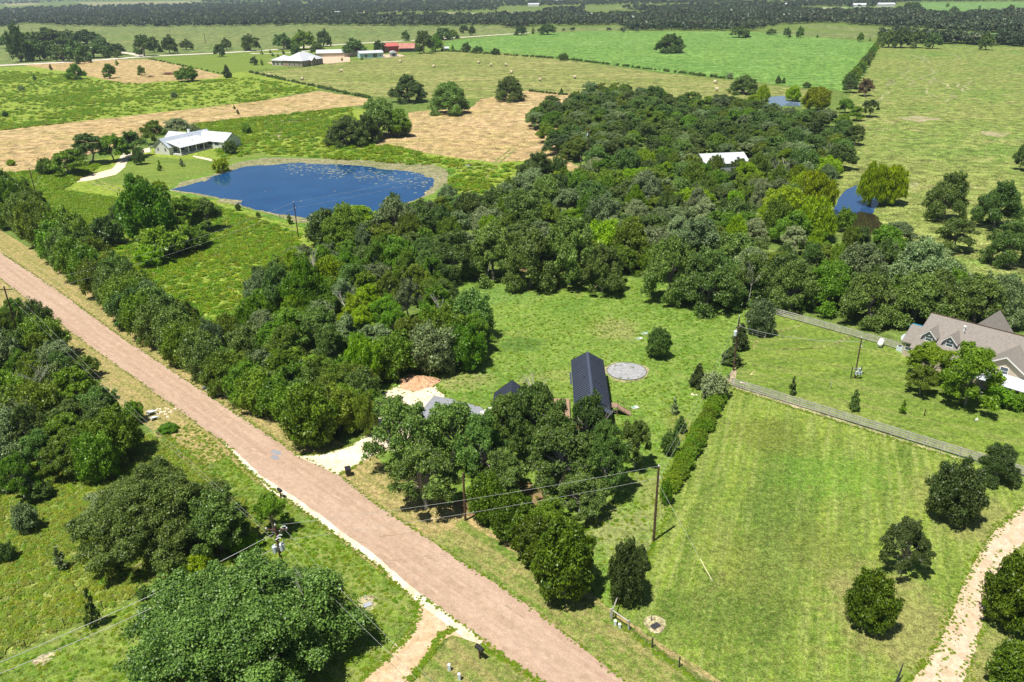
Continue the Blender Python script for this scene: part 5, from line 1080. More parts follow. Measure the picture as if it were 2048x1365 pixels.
for y in (1.0, 5, 9, 13): box_part('porch_post', wh, 'white', 13.0, 13.3, y - .15, y + .15, .5, 3.0)
box_part('porch_floor', wh, 'concrete', 8.02, 13.5, .8, 17, 0, .5)
for y in (3, 6.5, 10, 13.5): window(wh, (8, y, 1.9), 2.2, 2.2, '+x', 'white')
for x, y_ in ((2, 2.0), (6, 2.0)): window(wh, (x, 0, y_), .8, 1.3, '-y', 'grey')
for x in (3.3, 4.9): window(wh, (x, 0, 4.2), .4, .4, '-y', 'grey')
for x in (12.8, 16.2): window(wh, (x, 17, 2.2), 2.4, 1.4, '-y', 'grey')
window(wh, (20.5, 21.5, 4.6), .5, .5, '+x', 'grey')
box_part('chimney', wh, 'white', 2.5, 3.3, 15.5, 16.3, 5.5, 7.3)
for (x, y) in ((5.6, 13), (5.6, 14.6), (9.5, 4), (9.5, 11)):
    MB().lathe([(.12, -.3), (.12, .35), (0, .4)], 6, (x, y, 5.2 if x < 6 else 4.1)).build('vent_pipe', MT['grey'], wh)
box_part('porch_sofa', wh, 'wiredark', 9.2, 10.2, 14.5, 16.6, .5, 1.3)
# metal roof hidden in the wood
wr = empty('metal_building', (71.5, 269.5, 0), .12, 'white metal roofed building hidden among the trees of the central wood', 'barn')
gable(wr, -7.5, 7.5, -6, 6, 4.4, 6.6, MT['grey'], MT['whiteroof'], 'x', .3); window(wr, (-7.5, 0, 2.5), 2.5, 2.8, '-x', 'white')

# ranch
def simple(name, label, q, rz, L_, W_, ze, zr, wall, roof, ax='x', cat='building', win=()):
    p = P(*q); o = empty(name, (p[0], p[1], 0), rz, label, cat); gable(o, -L_ / 2, L_ / 2, -W_ / 2, W_ / 2, ze, zr, MT[wall], MT[roof], ax, .5)
    for (x, z, w, h) in win: window(o, (x, -W_ / 2, z), w, h, '-y')
    return o
C0 = np.array(P(605, 134.5)); rh = empty('ranch_house', (C0[0], C0[1], 0), atan2(.9, .435), 'large ranch house with tan stone walls and a white hipped roof', 'house')
def hip(parent, x0, x1, y0, y1, ze, zr, mat, ov=.8, name='roof'):
    x0 -= ov; x1 += ov; y0 -= ov; y1 += ov; hy = (y1 - y0) / 2; ym = (y0 + y1) / 2; hx = min(hy, (x1 - x0) / 2 - .5)
    a = [(x0, y0, ze), (x1, y0, ze), (x1, y1, ze), (x0, y1, ze), (x0 + hx, ym, zr), (x1 - hx, ym, zr)]
    MB().add(a, [(0, 1, 5, 4), (1, 2, 5), (2, 3, 4, 5), (3, 0, 4), (3, 2, 1, 0)]).build(name, mat, parent)
box_part('wall', rh, 'stone', 0, 27, 0, 20, 0, 4.6); hip(rh, 0, 27, 0, 20, 4.62, 10.5, MT['whiteroof'])
box_part('garage_wall', rh, 'tanwall', 2, 16, 20.05, 33, 0, 4.2); hip(rh, 2, 16, 17, 33, 4.3, 8.0, MT['whiteroof'], name='garage_roof')
gable(rh, 10, 16, -2.0, 6, 4.4, 6.8, MT['stone'], MT['whiteroof'], 'y', .4, roofname='gable_roof')
for x in (4, 20, 24): window(rh, (x, 0, 2.4), 1.8, 2.2, '-y')
window(rh, (13, -2, 2.6), 1.6, 2.2, '-y')
for y in (3, 8, 13): window(rh, (0, y, 2.2), 1.8, 2.6, '-x', 'white')
for y in (22.5, 27, 31): window(rh, (2, y, 1.9), 2.8, 2.6, '-x', 'white')
simple('covered_patio', 'long low white roof behind the ranch house', (672, 113), .12, 34, 10, 3.6, 6.0, 'tanwall', 'whiteroof', cat='patio')
simple('guest_house', 'tan roofed small house in the shade of the ranch oak', (705, 113), .3, 16, 9, 3.5, 6, 'tanwall', 'whiteroof', cat='house')
simple('workshop', 'pale blue metal workshop with a flat white roof right of the ranch house', (741, 115.5), .35, 21, 12, 4.4, 6.0, 'teal', 'whiteroof', cat='workshop', win=((-5, 2, 2.4, 2.6), (3, 2, 4, 3.2), (8, 2, 1.4, 1.6)))
simple('red_barn', 'bright red gabled barn behind the pale blue workshop', (778, 105), .45, 16, 12, 6.0, 8.6, 'redwall', 'redroof', cat='barn', win=((-4, 2.4, 3, 4),))
simple('old_barn', 'low dark barn with a rusty red roof beside the big oak', (816, 104), .05, 16.5, 9, 3.9, 8.0, 'dkwall', 'rustroof', cat='barn')
so_ = empty('storage_shed', (*P(787, 113.5), 0), .25, 'small grey shed with a rounded white roof in front of the red barn', 'shed')
mb = MB(); arc = [(3.1 * cos(t), 3.2 + 1.7 * sin(t)) for t in np.linspace(pi, 0, 9)]
box_part('wall', so_, 'grey', -3, 3, -3.5, 3.5, 0, 3.2); MB().box(-1.4, 1.4, -3.56, -3.51, 0, 2.7).build('door', MT['dkwall'], so_)
vs = [(x, -3.8, z) for x, z in arc] + [(x, 3.8, z) for x, z in arc]
mb.add(vs, [(i, i + 9, i + 10, i + 1) for i in range(8)] + [tuple(range(9)), tuple(reversed(range(9, 18)))]).build('roof', MT['whiteroof'], so_)
p = P(892, 102); gz = empty('feeder_shed', (p[0], p[1], 0), .1, 'small pale open shed at the left corner of the bright field', 'shed'); gable(gz, -2.5, 2.5, -2, 2, 2.6, 3.8, MT['dkwall'], MT['whiteroof'], 'x', .4, 1.4)
for x in (-2.4, 2.3):
    for y in (-1.9, 1.8): box_part('post', gz, 'pole', x, x + .12, y, y + .12, 0, 2.6)
for i, (q, L_, lab) in enumerate([((1572, 14), 24, 'tiny white farm building far off, leftmost on the upper right'), ((1716, 15), 30, 'far white farm building, left of a pair on the upper right'), ((1771, 14), 34, 'far white farm building, right of a pair on the upper right'),
        ((1068, 13), 30, 'tiny grey building on the far field at top centre'), ((1116, 4), 40, 'tiny white building at the top centre edge'), ((672, 31), 22, 'tiny white roof in the distant wood at upper left'), ((1600, 3), 36, 'tiny pale building on the top edge at the right')]):
    simple('far_farmhouse', lab, q, RND.uniform(-.4, .4), L_, 14, 5, 8, 'siding', 'whiteroof', cat='house')

# ------------------------------------------------------------------ hay bales, brush pile
bp = MB(); n = 16; prof = [(-.85, .95), (-.8, 1.12), (.8, 1.12), (.85, .95)]; vs = []; fs = []
for x, r_ in prof:
    for j in range(n): vs.append((x, r_ * cos(2 * pi * j / n), 1.08 + r_ * sin(2 * pi * j / n)))
for i in range(3):
    for j in range(n): fs.append((i * n + j, i * n + (j + 1) % n, (i + 1) * n + (j + 1) % n, (i + 1) * n + j))
fs += [tuple(reversed(range(n))), tuple(range(3 * n, 4 * n))]; bale = bp.add(vs, fs).mesh('hay_bale', MT['hay'])
bl = [((605, 161), 'round hay bale nearest the dirt field corner'), ((539, 154), 'round hay bale at the left fence of the hay field'), ((683, 145), 'round hay bale below the ranch house'), ((801, 126), 'round hay bale in front of the red barns'), ((868, 136), 'round hay bale above the left field oak'),
      ((958, 128), 'round hay bale, left of the pair high in the hay field'), ((982, 133), 'round hay bale, right of the pair high in the hay field'), ((1012, 133), 'round hay bale above the bale over the right field oak'), ((1023, 148), 'round hay bale just above the right field oak'), ((1080, 163), 'round hay bale between right field oak and the wood, left one'), ((1149, 158), 'round hay bale nearest the tip of the central wood'), ((1430, 168), 'upper of two round hay bales left of the spreading oak'), ((1433, 183), 'lower of two round hay bales left of the spreading oak')]
for q, lab in bl: p = P(*q); o = link_mesh('hay_bale', bale, None, (p[0], p[1], .06), RND.uniform(-.4, .6)); tag(o, lab, 'hay bale', 'round hay bales in the stubble field')
for q, n, s, lab in (((337, 150), 90, 4.2, 'brown brush pile left of the round bush on the bare dirt'), ((302, 155), 30, 2.6, 'small heap of dead branches on the bare dirt')):
    mb = MB(); p = P(*q)
    for i in range(n):
        a = RND.uniform(0, 6.28); c = (RND.gauss(0, s * .5), RND.gauss(0, s * .35), RND.uniform(.2, s * .35)); l = RND.uniform(.8, 2.2)
        mb.tube([(c[0] - l * cos(a), c[1] - l * sin(a), max(.05, c[2] - .4)), (c[0] + l * cos(a), c[1] + l * sin(a), c[2] + .4)], .09, 4)
    mb.build('brush_pile', flat_mat('brush', (.22, .12, .08), .9), None, (p[0], p[1], 0), label=lab, cat='brush pile')

# ------------------------------------------------------------------ utility poles and wires
POLES = {}
def pole(key, base, top_y, label, cross=False, ins='one', tr=None, r0=.16, hgt=None):
    xy = P(*base); h = hgt or zat(xy, top_y); o = empty('utility_pole', (xy[0], xy[1], 0), 0, label, 'utility pole', 'wooden utility poles'); POLES[key] = (xy, h)
    MB().tube([(0, 0, -.2), (0, 0, h)], [r0, r0 * .72], 10).build('shaft', MT['pole'], o)
    def insul(x, y, z): return MB().lathe([(.02, 0), (.03, .1), (.09, .12), (.05, .17), (.08, .2), (.03, .27), (0, .28)], 8, (x, y, z))
    if cross:
        ca = MB().box(-1.2, 1.2, .17, .29, h - .75, h - .62).build('crossarm', MT['pole'], o)
        for x in (-1.1, 1.1): insul(x, .23, h - .62).build('insulator', MT['porcelain'], ca)
        MB().tube([(-.8, .23, h - .7), (0, .17, h - 1.3), (.8, .23, h - .7)], .025, 4).build('brace', MT['grey'], o)
    if ins: insul(0, 0, h).build('insulator', MT['porcelain'], o); insul(.22, 0, h - 1.6).build('insulator', MT['porcelain'], o)
    if tr:
        for (dx, dz) in tr:
            t = MB().lathe([(.1, 0), (.26, .02), (.27, .75), (.29, .78), (.2, .88), (.08, .92)], 12, (dx, -.12, h - dz)).build('transformer', MT['palegrey'], o)
            insul(dx + .1, -.12, h - dz + .86).build('bushing', MT['porcelain'], t); MB().box(min(dx, 0), max(dx, 0), -.16, -.08, h - dz + .3, h - dz + .42).build('bracket', MT['grey'], t)
    return o
pole('a', (75, 400), 337, 'leaning dark utility pole in the meadow left of the farm drive')
pole('b', (42, 690), 573, 'utility pole rising out of the wood at the left edge', cross=True)
pole('c', (597, 477), 405, 'utility pole standing against the blue pond water')
pole('d', (1160, 356), 313, 'bare brown pole standing in the gap of the central wood')
pole('d2', (1176, 320), 254, 'utility pole with a small transformer deep in the central wood', tr=[(-.35, 3.2)])
o5 = pole('e', (570, 1168), 1052, 'utility pole with crossarms and grey cutouts beside the road at lower left', cross=True, tr=[(-.42, 3.4), (.4, 3.1)], r0=.19)
h5 = POLES['e'][1]
c5 = MB().box(.1, .22, -1.1, 1.1, h5 - 1.2, h5 - 1.07).build('crossarm', MT['pole'], o5)
for y in (-1, -.5, .5, 1): MB().tube([(.16, y, h5 - 1.07), (.5, y, h5 - .8), (.75, y, h5 - .85)], .05, 5).build('cutout', MT['porcelain'], c5)
for k in range(3): a = k * 2.1; MB().tube([(0, 0, h5 - 1), (.7 * cos(a), .7 * sin(a), h5 - 1.9), (.3 * cos(a), .3 * sin(a), h5 - 3.2)], .02, 4).build('jumper', MT['wiredark'], o5)
pole('f', (1307, 1083), 934, 'tall brown utility pole at the foot of the vine hedge', ins='one')
pole('g', (1467, 742), 634, 'utility pole carrying a pale hanging transformer by the board fence corner', tr=[(-.4, 3.3)])
o8 = pole('h', (1709, 757), 677, 'utility pole with a meter rack in the middle of the yard', r0=.13)
h8 = POLES['h'][1]
for k in range(3): MB().tube([(.1, 0, h8 - .9), (.4 + .05 * k, .1 * k, h8 - .5 - .1 * k), (.55, 0, h8 - 1.0), (.35, 0, h8 - 1.6), (.1, 0, h8 - 1.5)], .025, 4).build('cable_loop', MT['grey'], o8)
for x in (-.75, .75): MB().box(x - .05, x + .05, -.3, -.2, 0, 2.2).build('rack_post', MT['black'], o8)
MB().box(-.8, .8, -.3, -.24, 1.9, 2.0).build('rack_rail', MT['grey'], o8)
for x, z, w in ((-.2, .9, .5), (.35, .8, .5), (.2, 1.45, .35)):
    bx_ = MB().box(x, x + w, -.5, -.3, z, z + .6).build('meter_box', MT['palegrey'], o8); MB().tube([(x + w / 2, -.58, z + .35), (x + w / 2, -.5, z + .35)], .1, 8).build('meter', MT['glass'], bx_)
pole('i', (931, 1042), 947, 'short dark pole with no wires between the oaks and cedars', ins=None)
for i, (b, t, lab) in enumerate([((342, 78), 58, 'thin far pole behind the far oaks, left of a pair'), ((411, 86), 65, 'thin far pole in the far pasture, right of a pair'), ((65, 66), 57, 'thin far pole at the edge of the distant wood')]): pole('z%d' % i, b, t, lab, ins=None, r0=.3)
def wire(a, b, sag, label, r_=.014, mat='wire', group='overhead wires'):
    a = Vector(a); b = Vector(b); n = 14; pts = []
    for i in range(n + 1): t = i / n; p = a.lerp(b, t); p.z -= sag * 4 * t * (1 - t); pts.append(p)
    MB().tube(pts, r_, 4).build('overhead_wire', MT[mat], None, label=label, cat='wire', group=group)
def top(k, dz=0, dx=0, dy=0): (x, y), h = POLES[k]; return (x + dx, y + dy, h - dz)
wire(top('e', -.1, .3), top('f', -.1), .5, 'upper wire crossing the road from the crossarm pole to the tall brown pole')
wire(top('e', 1.9, .5), top('f', 1.5), .5, 'lower wire crossing the road from the crossarm pole to the tall brown pole')
def edge_pt(px_, py_, z): p = P(px_, py_, z); return (p[0], p[1], z)
wire(top('e', 1.1, -.4), edge_pt(-60, 1350, 8.5), .5, 'upper pale wire leaving the bottom left edge', .028)
wire(top('e', 2.9, -.4), edge_pt(-60, 1372, 7.2), .5, 'lower pale wire leaving the bottom left edge', .028)
wire(top('e', .6, 1.0), edge_pt(930, 1425, 8.6), .5, 'right wire running down over the dirt drive', .010)
wire(top('e', 1.8, 0), edge_pt(905, 1425, 7.4), .5, 'left wire running down over the dirt drive', .010)
wire(top('e', .6, -.9), top('b', .6, 1.0), .9, 'right wire above the left verge running to the wooded pole', .009)
wire(top('e', 1.9, -.3), top('b', 1.8, .4), .9, 'left wire above the left verge running to the wooded pole', .009)
wire(top('f', .1), top('g', .1), .8, 'upper wire above the vine hedge', .010); wire(top('f', 1.6), top('g', 1.7), .8, 'lower wire above the vine hedge', .010)
wire(top('g', 1.6), top('h', .5), .9, 'twisted service wire from hanging transformer to the meter pole', .028)
wire(top('c', 0), top('d2', 0), 2.2, 'upper wire crossing the pond to the central wood', .02); wire(top('c', 1.5), top('d2', 1.5), 2.2, 'lower wire crossing the pond to the central wood', .02)
lf = P(95, 560, 8); wire(top('c', 0), (lf[0], lf[1], 8), 1.2, 'upper wire from the pond pole over the meadow clump', .02); wire(top('c', 1.5), (lf[0] + .5, lf[1] - 1, 6.6), 1.2, 'lower wire from the pond pole over the meadow clump', .02)
gb = P(1425, 1163); g0 = top('f', 2.0)
gw = empty('guy_wire', (gb[0], gb[1], 0), 0, 'guy wire with a yellow sleeve staked in the paddock below the tall brown pole', 'guy wire')
v = Vector((g0[0] - gb[0], g0[1] - gb[1], g0[2])); MB().tube([(0, 0, 0), tuple(v)], .014, 4).build('cable', MT['wire'], gw); MB().tube([tuple(v * .015), tuple(v * .22)], .05, 6).build('sleeve', MT['yellow'], gw)
MB().tube([(0, 0, -.1), (-.1, .1, .25)], .05, 5).build('anchor', MT['concrete'], gw)

# ------------------------------------------------------------------ fences
def board_fence(A, B, n, h, label, rails=4, gap=.0):
    A = np.array(A); B = np.array(B); L_ = np.linalg.norm(B - A); an = atan2(*(B - A)[::-1]); o = empty('board_fence', (A[0], A[1], 0), an, label, 'fence', 'weathered board fences')
    s = L_ / n; pm = MB().box(-.07, .07, -.07, .07, 0, h + .08).mesh('post', MT['fence']); rm = MB().box(.02, s - .02, -.12, -.075, 0, .19).mesh('rail', MT['fence'])
    for i in range(n + 1): link_mesh('post', pm, o, (i * s, 0, 0))
    for i in range(n):
        for k in range(rails): q = link_mesh('rail', rm, o, (i * s, 0, .22 + k * (h - .3) / (rails - 1) + RND.uniform(-.015, .015))); q.rotation_euler = (0, RND.uniform(-.006, .006), 0)
    return o
board_fence(P(1463, 772), P(2110, 972), 20, 1.35, 'long grey board fence dividing the paddock from the yard')
board_fence(P(1546, 629), P(1806, 702), 12, 1.35, 'grey board fence under the wood left of the tan house')
board_fence(P(1496, 668), P(1530, 677), 2, 1.2, 'short piece of board fence below the round grey green tree', 3)
def wire_fence(pts, h, label, wires=4, r_=.06, wr=.012, pm='post', wm='wiredark'):
    o = empty('wire_fence', (pts[0][0], pts[0][1], 0), 0, label, 'fence'); O_ = pts[0]; m = MB().tube([(0, 0, 0), (0, 0, h)], r_, 6).mesh('post', MT[pm])
    for p in pts: link_mesh('post', m, o, (p[0] - O_[0], p[1] - O_[1], 0))
    for k in range(wires):
        z = h * (.25 + .7 * k / max(1, wires - 1)); MB().tube([(p[0] - O_[0], p[1] - O_[1], z) for p in pts], wr, 3, cap=False).build('strand', MT[wm], o)
    return o
wire_fence([P(1257, 1262), P(1304, 1297), P(1358, 1336), P(1427, 1385), P(1500, 1438)], 1.35, 'dark post wire fence between roadside and paddock', 5, .075, .012)
wire_fence([P(-20, 1328), P(53, 1297), P(130, 1254), P(206, 1219), P(342, 1157), P(460, 1110), P(520, 1080)], 1.1, 'thin wire fence along the left pasture under the long wires', 3, .045, .008)
wire_fence([P(500, 146), P(520, 151), P(545, 157), P(575, 163), P(610, 171), P(650, 180), P(700, 190), P(745, 199), P(800, 200)], 1.2, 'field fence between hay field and long bare field', 3, .09, .02)
wire_fence([P(533, 140), P(577, 137), P(700, 130), P(757, 123), P(808, 116)], 1.5, 'sparse row of yard posts in front of the ranch house', 1, .12, .02)
br = empty('corner_brace', (*P(1224, 1241), 0), 0, 'weathered wooden corner brace of the roadside fence', 'fence brace'); B0 = P(1224, 1241)
def rel(q, z=0): p = P(*q); return (p[0] - B0[0], p[1] - B0[1], z)
for q, h_ in (((1224, 1241), 1.6), ((1257, 1262), 1.4), ((1240, 1197), 1.4), ((1221, 1236), 1.2)): x, y, _ = rel(q); MB().tube([(x, y, 0), (x, y, h_)], .09, 8).build('post', MT['fence'], br)
MB().tube([rel((1224, 1241), 1.35), rel((1257, 1262), 1.2)], .07, 6).build('rail', MT['fence'], br); MB().tube([rel((1224, 1241), 1.3), rel((1240, 1197), 1.2)], .07, 6).build('rail', MT['fence'], br)
lp = P(1789, 1372); lean = empty('leaning_wedge', (lp[0], lp[1], 0), 0, 'dark leaning wedge cut by the bottom edge left of the gravel drive', 'post')  # dark slanted wedge of unknown nature, built as two tapering tubes
t_ = P(1807, 1326, 2.2); MB().tube([(0, 0, 0), (t_[0] - lp[0], t_[1] - lp[1], 2.2)], [.1, .03], 6).build('shaft', MT['post'], lean); MB().tube([(.18, 0, 0), (t_[0] - lp[0] + .02, t_[1] - lp[1], 2.0)], [.06, .02], 5).build('side_shaft', MT['post'], lean)

# ------------------------------------------------------------------ roadside things
def pedestal(q, h_, lab, grp):
    p = P(*q); o = empty('utility_pedestal', (p[0], p[1], 0), RND.uniform(-.2, .5), lab, 'pedestal', grp)
    box_part('case', o, 'palegrey', -.13, .13, -.13, .13, 0, h_ - .12); MB().add([(-.15, -.15, h_ - .12), (.15, -.15, h_ - .12), (.15, .15, h_ - .12), (-.15, .15, h_ - .12), (-.1, 0, h_), (.1, 0, h_)], [(0, 1, 5, 4), (1, 2, 5), (2, 3, 4, 5), (3, 0, 4), (3, 2, 1, 0)]).build('cap', MT['white'], o)
pedestal((899, 1342), .95, 'pale pedestal by the dirt drive, farther from the picture edge', 'pale utility pedestals'); pedestal((919, 1361), .95, 'pale pedestal by the dirt drive at the bottom edge', 'pale utility pedestals')
pedestal((1230, 1251), .75, 'white pedestal against the wooden corner brace, left one', 'pale utility pedestals'); pedestal((1239, 1257), .7, 'white pedestal against the wooden corner brace, right one', 'pale utility pedestals')
def mailbox(q, rz, lab, post='pole'):
    p = P(*q); o = empty('mailbox', (p[0], p[1], 0), rz, lab, 'mailbox', 'roadside mailboxes'); box_part('post', o, post, -.05, .05, -.05, .05, 0, 1.05); box_part('arm', o, post, -.04, .04, -.3, .3, 1.0, 1.06)
    mb = MB(); arc = [(.14 * cos(t), 1.2 + .13 * sin(t)) for t in np.linspace(0, pi, 7)]; pf = [(.14, 1.06)] + arc + [(-.14, 1.06)]; k = len(pf)
    mb.add([(x, -.32, z) for x, z in pf] + [(x, .32, z) for x, z in pf], [(i, (i + 1) % k, (i + 1) % k + k, i + k) for i in range(k)] + [tuple(reversed(range(k))), tuple(range(k, 2 * k))]); bx = mb.build('box', MT['black'], o)
    MB().box(.145, .16, .0, .04, 1.15, 1.35).build('flag', MT['grey'], bx); return o
m1 = mailbox((960, 1319), radians(45) , 'black mailbox by the white shoulder near the bottom', 'pole'); m1.scale = (1.5, 1.5, 1.25)
m2 = mailbox((562, 997), radians(45), 'dark mailbox with its shadow beside the gravel shoulder at left', 'pole'); m2.scale = (1.3, 1.3, 1.1)
p = P(697, 952); tb = empty('trash_bin', (p[0], p[1], .1), .35, 'dark wheeled trash bin at the mouth of the pale driveway', 'trash bin')
MB().add([(-.27, -.33, .08), (.27, -.33, .08), (.27, .3, .08), (-.27, .3, .08), (-.36, -.42, 1.05), (.36, -.42, 1.05), (.36, .42, 1.05), (-.36, .42, 1.05)], [(0, 3, 2, 1), (4, 5, 6, 7), (0, 1, 5, 4), (1, 2, 6, 5), (2, 3, 7, 6), (3, 0, 4, 7)]).build('body', MT['plastic'], tb)
MB().slab([(-.38, -.46, 1.1), (.38, -.46, 1.1), (.38, .46, 1.18), (-.38, .46, 1.18)], .07).build('lid', MT['black'], tb); MB().tube([(-.3, .52, 1.05), (.3, .52, 1.05)], .03, 5).build('handle', MT['black'], tb)
for x in (-.3, .3): MB().tube([(x - .04, .34, .14), (x + .04, .34, .14)], .14, 10).build('wheel', MT['black'], tb)
for q, s, lab, col in (((735, 1212), 1.0, 'grey water meter lid on bare soil beside the bottom wires', 'grey'), ((1311, 1254), 1.0, 'dark water meter lid on a bare patch in the paddock', 'plastic')):
    p = P(*q); o = empty('water_meter', (p[0], p[1], .055), .5, lab, 'water meter'); sheet('bare_patch', [(p[0] + 1.1 * s * cos(t) * (1 + .15 * sin(3 * t)), p[1] + .3 + 1.25 * s * sin(t)) for t in np.linspace(0, 6.28, 19)[:-1]], .075, GM['mud'], .08, .3, world_pts=True)
    box_part('lid', o, col, -.45, .45, -.3, .3, 0, .14); MB().tube([(.1, .8, 0), (.1, .8, .7)], .05, 6).build('marker_post', MT['white' if col == 'grey' else 'plastic'], o)
def culvert(q, rz, s, lab):
    p = P(*q); o = empty('culvert_end', (p[0], p[1], 0), rz, lab, 'culvert', 'pale culvert pipe ends'); mb = MB(); n = 12; vs = []; r_ = .5 * s
    for i in range(n + 1):
        t = pi * i / n; c, s_ = cos(t), sin(t); vs += [(-.9 * s, r_ * c, r_ * s_ + .1), ((.9 - 1.0 * s_) * s, r_ * c, r_ * s_ + .1), (-.9 * s, r_ * .86 * c, r_ * .86 * s_ + .1), ((.9 - 1.0 * s_) * s, r_ * .86 * c, r_ * .86 * s_ + .1)]
    for i in range(n): a = 4 * i; b = a + 4; mb.f += [(a, b, b + 1, a + 1), (a + 2, a + 3, b + 3, b + 2), (a + 1, b + 1, b + 3, a + 3), (a, a + 2, b + 2, b)]
    mb.v = vs; mb.m = [0] * len(mb.f); mb.build('pipe', MT['palegrey'], o); MB().slab([(-1 * s, -.8 * s, r_ + .18), (-.6 * s, -.8 * s, r_ + .16), (-.6 * s, .8 * s, r_ + .16), (-1 * s, .8 * s, r_ + .18)], .1).build('apron', MT['palegrey'], o)
culvert((302, 827), 2.2, 1.0, 'upper of two pale culvert ends in the left verge weeds'); culvert((308, 838), 2.2, .8, 'lower of two pale culvert ends in the left verge weeds'); culvert((455, 780), .6, .7, 'single small culvert end below the roadside hedgerow')
p = P(467, 803); mk = empty('marker_post', (p[0], p[1], 0), 0, 'short white topped marker post by the single culvert', 'marker post'); MB().tube([(0, 0, 0), (0, 0, 1.0)], .05, 6).build('shaft', MT['grey'], mk); box_part('plate', mk, 'white', -.1, .1, -.07, -.05, .85, 1.15)
def rocks(name, q, n, s, lab, mat='caliche', spread=1.0):
    p = P(*q); mb = MB()
    for i in range(n):
        c = (RND.gauss(0, spread * .5), RND.gauss(0, spread * .5)); r_ = s * RND.uniform(.5, 1.2); mb.lathe([(r_, 0), (r_ * .9, r_ * .35), (r_ * .4, r_ * .6)], 6, (c[0], c[1], 0))
    mb.build(name, GM[mat], None, (p[0], p[1], .06), kind='stuff', label=lab, cat='rocks')
rocks('rubble', (458, 786), 40, .28, 'pale rubble heaped around the small roadside culvert', spread=1.6); rocks('rubble', (325, 825), 30, .22, 'scattered pale rubble beside the two culvert ends', spread=1.6)
for q, lab in (((1391, 791), 'pair of white stones beside the vine hedge'), ((1484, 766), 'white rock beside the left end of the long board fence'), ((1344, 895), 'pale stones in front of the bush at the hedge foot')): rocks('stone', q, 3, .32, lab, 'caliche', .5)
for q, lab, n in (((1289, 668), 'septic tank lids on disturbed soil left of the round lawn tree', 2), ((1279, 678), 'lower septic lid left of the round lawn tree', 1), ((1270, 816), 'square green topped septic lid right of the barn steps', 1)):
    p = P(*q); o = empty('septic_lid', (p[0], p[1], .045), .4, lab, 'septic lid'); MB().box(-.55, .55, -.4, .4, 0, .07).build('slab', MT['concrete'], o)
    for i in range(n): MB().lathe([(.28, .07), (.28, .16), (.2, .2), (0, .21)], 10, (-.3 + .7 * i, 0, 0)).build('cover', MT['green'], o)
for q, lab in (((933, 337), 'left of two tiny signs in the grass beside the field track'), ((938, 337), 'right of two tiny signs in the grass beside the field track'), ((560, 437), 'left wooden post at the near pond edge'), ((567, 438), 'right wooden post at the near pond edge'), ((1848, 833), 'small blue guard at the foot of a sapling')[:2]):
    p = P(*q); o = empty('small_sign' if 'sign' in lab else 'post', (p[0], p[1], .05), .3, lab, 'sign' if 'sign' in lab else 'post'); MB().box(-.05, .05, -.05, .05, 0, 1.2).build('stake', MT['pole'], o)
    if 'sign' in lab: MB().box(-.35, .35, -.08, -.055, .7, 1.3).build('plate', MT['white'], o)
p = P(1661, 778); o = empty('tree_stake', (p[0], p[1], 0), 0, 'thin stake with a dead twig between two saplings in the yard', 'stake'); MB().tube([(0, 0, 0), (.05, 0, 1.6)], .03, 5).tube([(0, 0, .8), (-.3, .1, 1.8)], .02, 4).build('shaft', MT['deadwood'], o)
p = P(1953, 842); o = empty('sprinkler_box', (p[0], p[1], 0), .2, 'small white object on the yard below the large leafy tree', 'box'); MB().box(-.2, .2, -.1, .1, 0, .3).build('case', MT['white'], o); MB().tube([(.1, 0, .3), (.1, .1, .55)], .04, 5).build('spout', MT['white'], o)

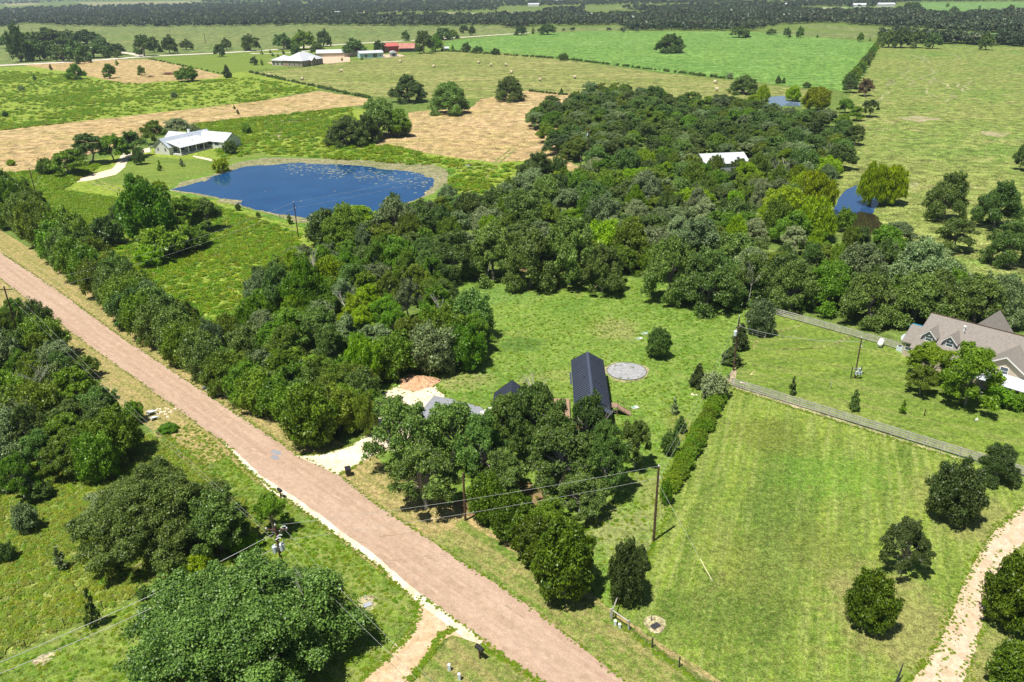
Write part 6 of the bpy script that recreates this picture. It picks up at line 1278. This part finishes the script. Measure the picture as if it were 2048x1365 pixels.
# dead trees and bare limbs
def dead(q, base_z, s, lab):
    p = P(*q, base_z); r_ = random.Random(int(q[0])); o = empty('dead_tree', (p[0], p[1], 0), 0, lab, 'dead tree', 'bare dead trees and limbs'); h_ = base_z + s * 1.2
    L_ = [(r_.uniform(-1, 1) * s, r_.uniform(-1, 1) * s, h_ * r_.uniform(.72, 1.0), s * .55, s * .55, s * .4) for _ in range(7)]
    wood(L_, .035 + .035 * s, int(q[1]), .45, h_, 4, twigs=5).build('limbs', MT['deadwood'], o)
for q, z, s, lab in [((618, 530), 8, 2.4, 'bare dead crown above the left wood trees, upper one'), ((556, 570), 7, 1.8, 'bare grey limbs at the left edge of the wood'), ((686, 600), 7, 2.0, 'dead white stem in the middle of the left wood'), ((872, 612), 6, 1.6, 'dead white limbs near the right edge of the left wood'), ((1660, 300), 6, 2.4, 'grey dead tree at the pasture edge of the central wood'),
        ((1550, 330), 7, 1.5, 'white dead branches behind the white metal roof, right side'), ((1570, 325), 7, 1.4, 'white dead branches among brown leaves near the pasture'), ((618, 1178), 6.8, 1.5, 'patch of bare grey twigs in the top of the huge bottom left oak'), ((243, 448), 4, 1.6, 'dead pale limb beside the bright green tall tree'), ((1505, 540), 8, 1.5, 'pale dead limb poking out of the right part of the wood'),
        ((1950, 560), 7, 1.6, 'pale dead limb in the grey oaks above the tan house'), ((78, 760), 6, 2.2, 'bare pale trunk in the left edge wood'), ((50, 830), 5, 2.0, 'bare pale trunk low in the left edge wood'), ((1180, 850), 6, 2.6, 'bare pale limbs in front of the dark barn gable'), ((1068, 775), 7.5, 1.8, 'bleached bare limbs over the oak between shed and barn'), ((945, 240), 6, 1.0, 'small bare stub behind the middle field oak')][:-1]:
    dead(q, z, s, lab)

# ------------------------------------------------------------------ labels of look-alikes: say which one, counted from the left
bpy.context.view_layer.update()
groups_ = {}
for o in SC.objects:
    if o.parent is None and 'label' in o.keys() and o.get('category'): groups_.setdefault(o['label'], []).append(o)
OR = ['leftmost', 'second from left', 'third from left', 'fourth from left', 'fifth from left', 'sixth from left', 'seventh from left', 'eighth from left', 'ninth from left', 'tenth from left']
for lab, os_ in groups_.items():
    if 1 < len(os_) <= 40:
        os_.sort(key=lambda o: proj(tuple(o.matrix_world.translation))[0])
        for i, o in enumerate(os_):
            w_ = OR[i] if i < 10 else 'rightmost' if i == len(os_) - 1 else '%dth from left' % (i + 1)
            if i == len(os_) - 1: w_ = 'rightmost'
            o['label'] = ' '.join((lab + ', ' + w_).split()[:16])
# ------------------------------------------------------------------ haze
hz = MB().box(-12000, 12000, -300, 18000, -1.5, 75).build('haze', [], None, kind='stuff')
hm = bpy.data.materials.new('haze_air'); hm.use_nodes = True; hn = hm.node_tree; hn.nodes.remove(hn.nodes['Principled BSDF'])
pv = hn.nodes.new('ShaderNodeVolumePrincipled'); pv.inputs['Density'].default_value = 0.00009; pv.inputs['Color'].default_value = (.72, .84, 1, 1); pv.inputs['Anisotropy'].default_value = .2
hn.links.new(pv.outputs[0], hn.nodes['Material Output'].inputs['Volume']); hz.data.materials.append(hm)
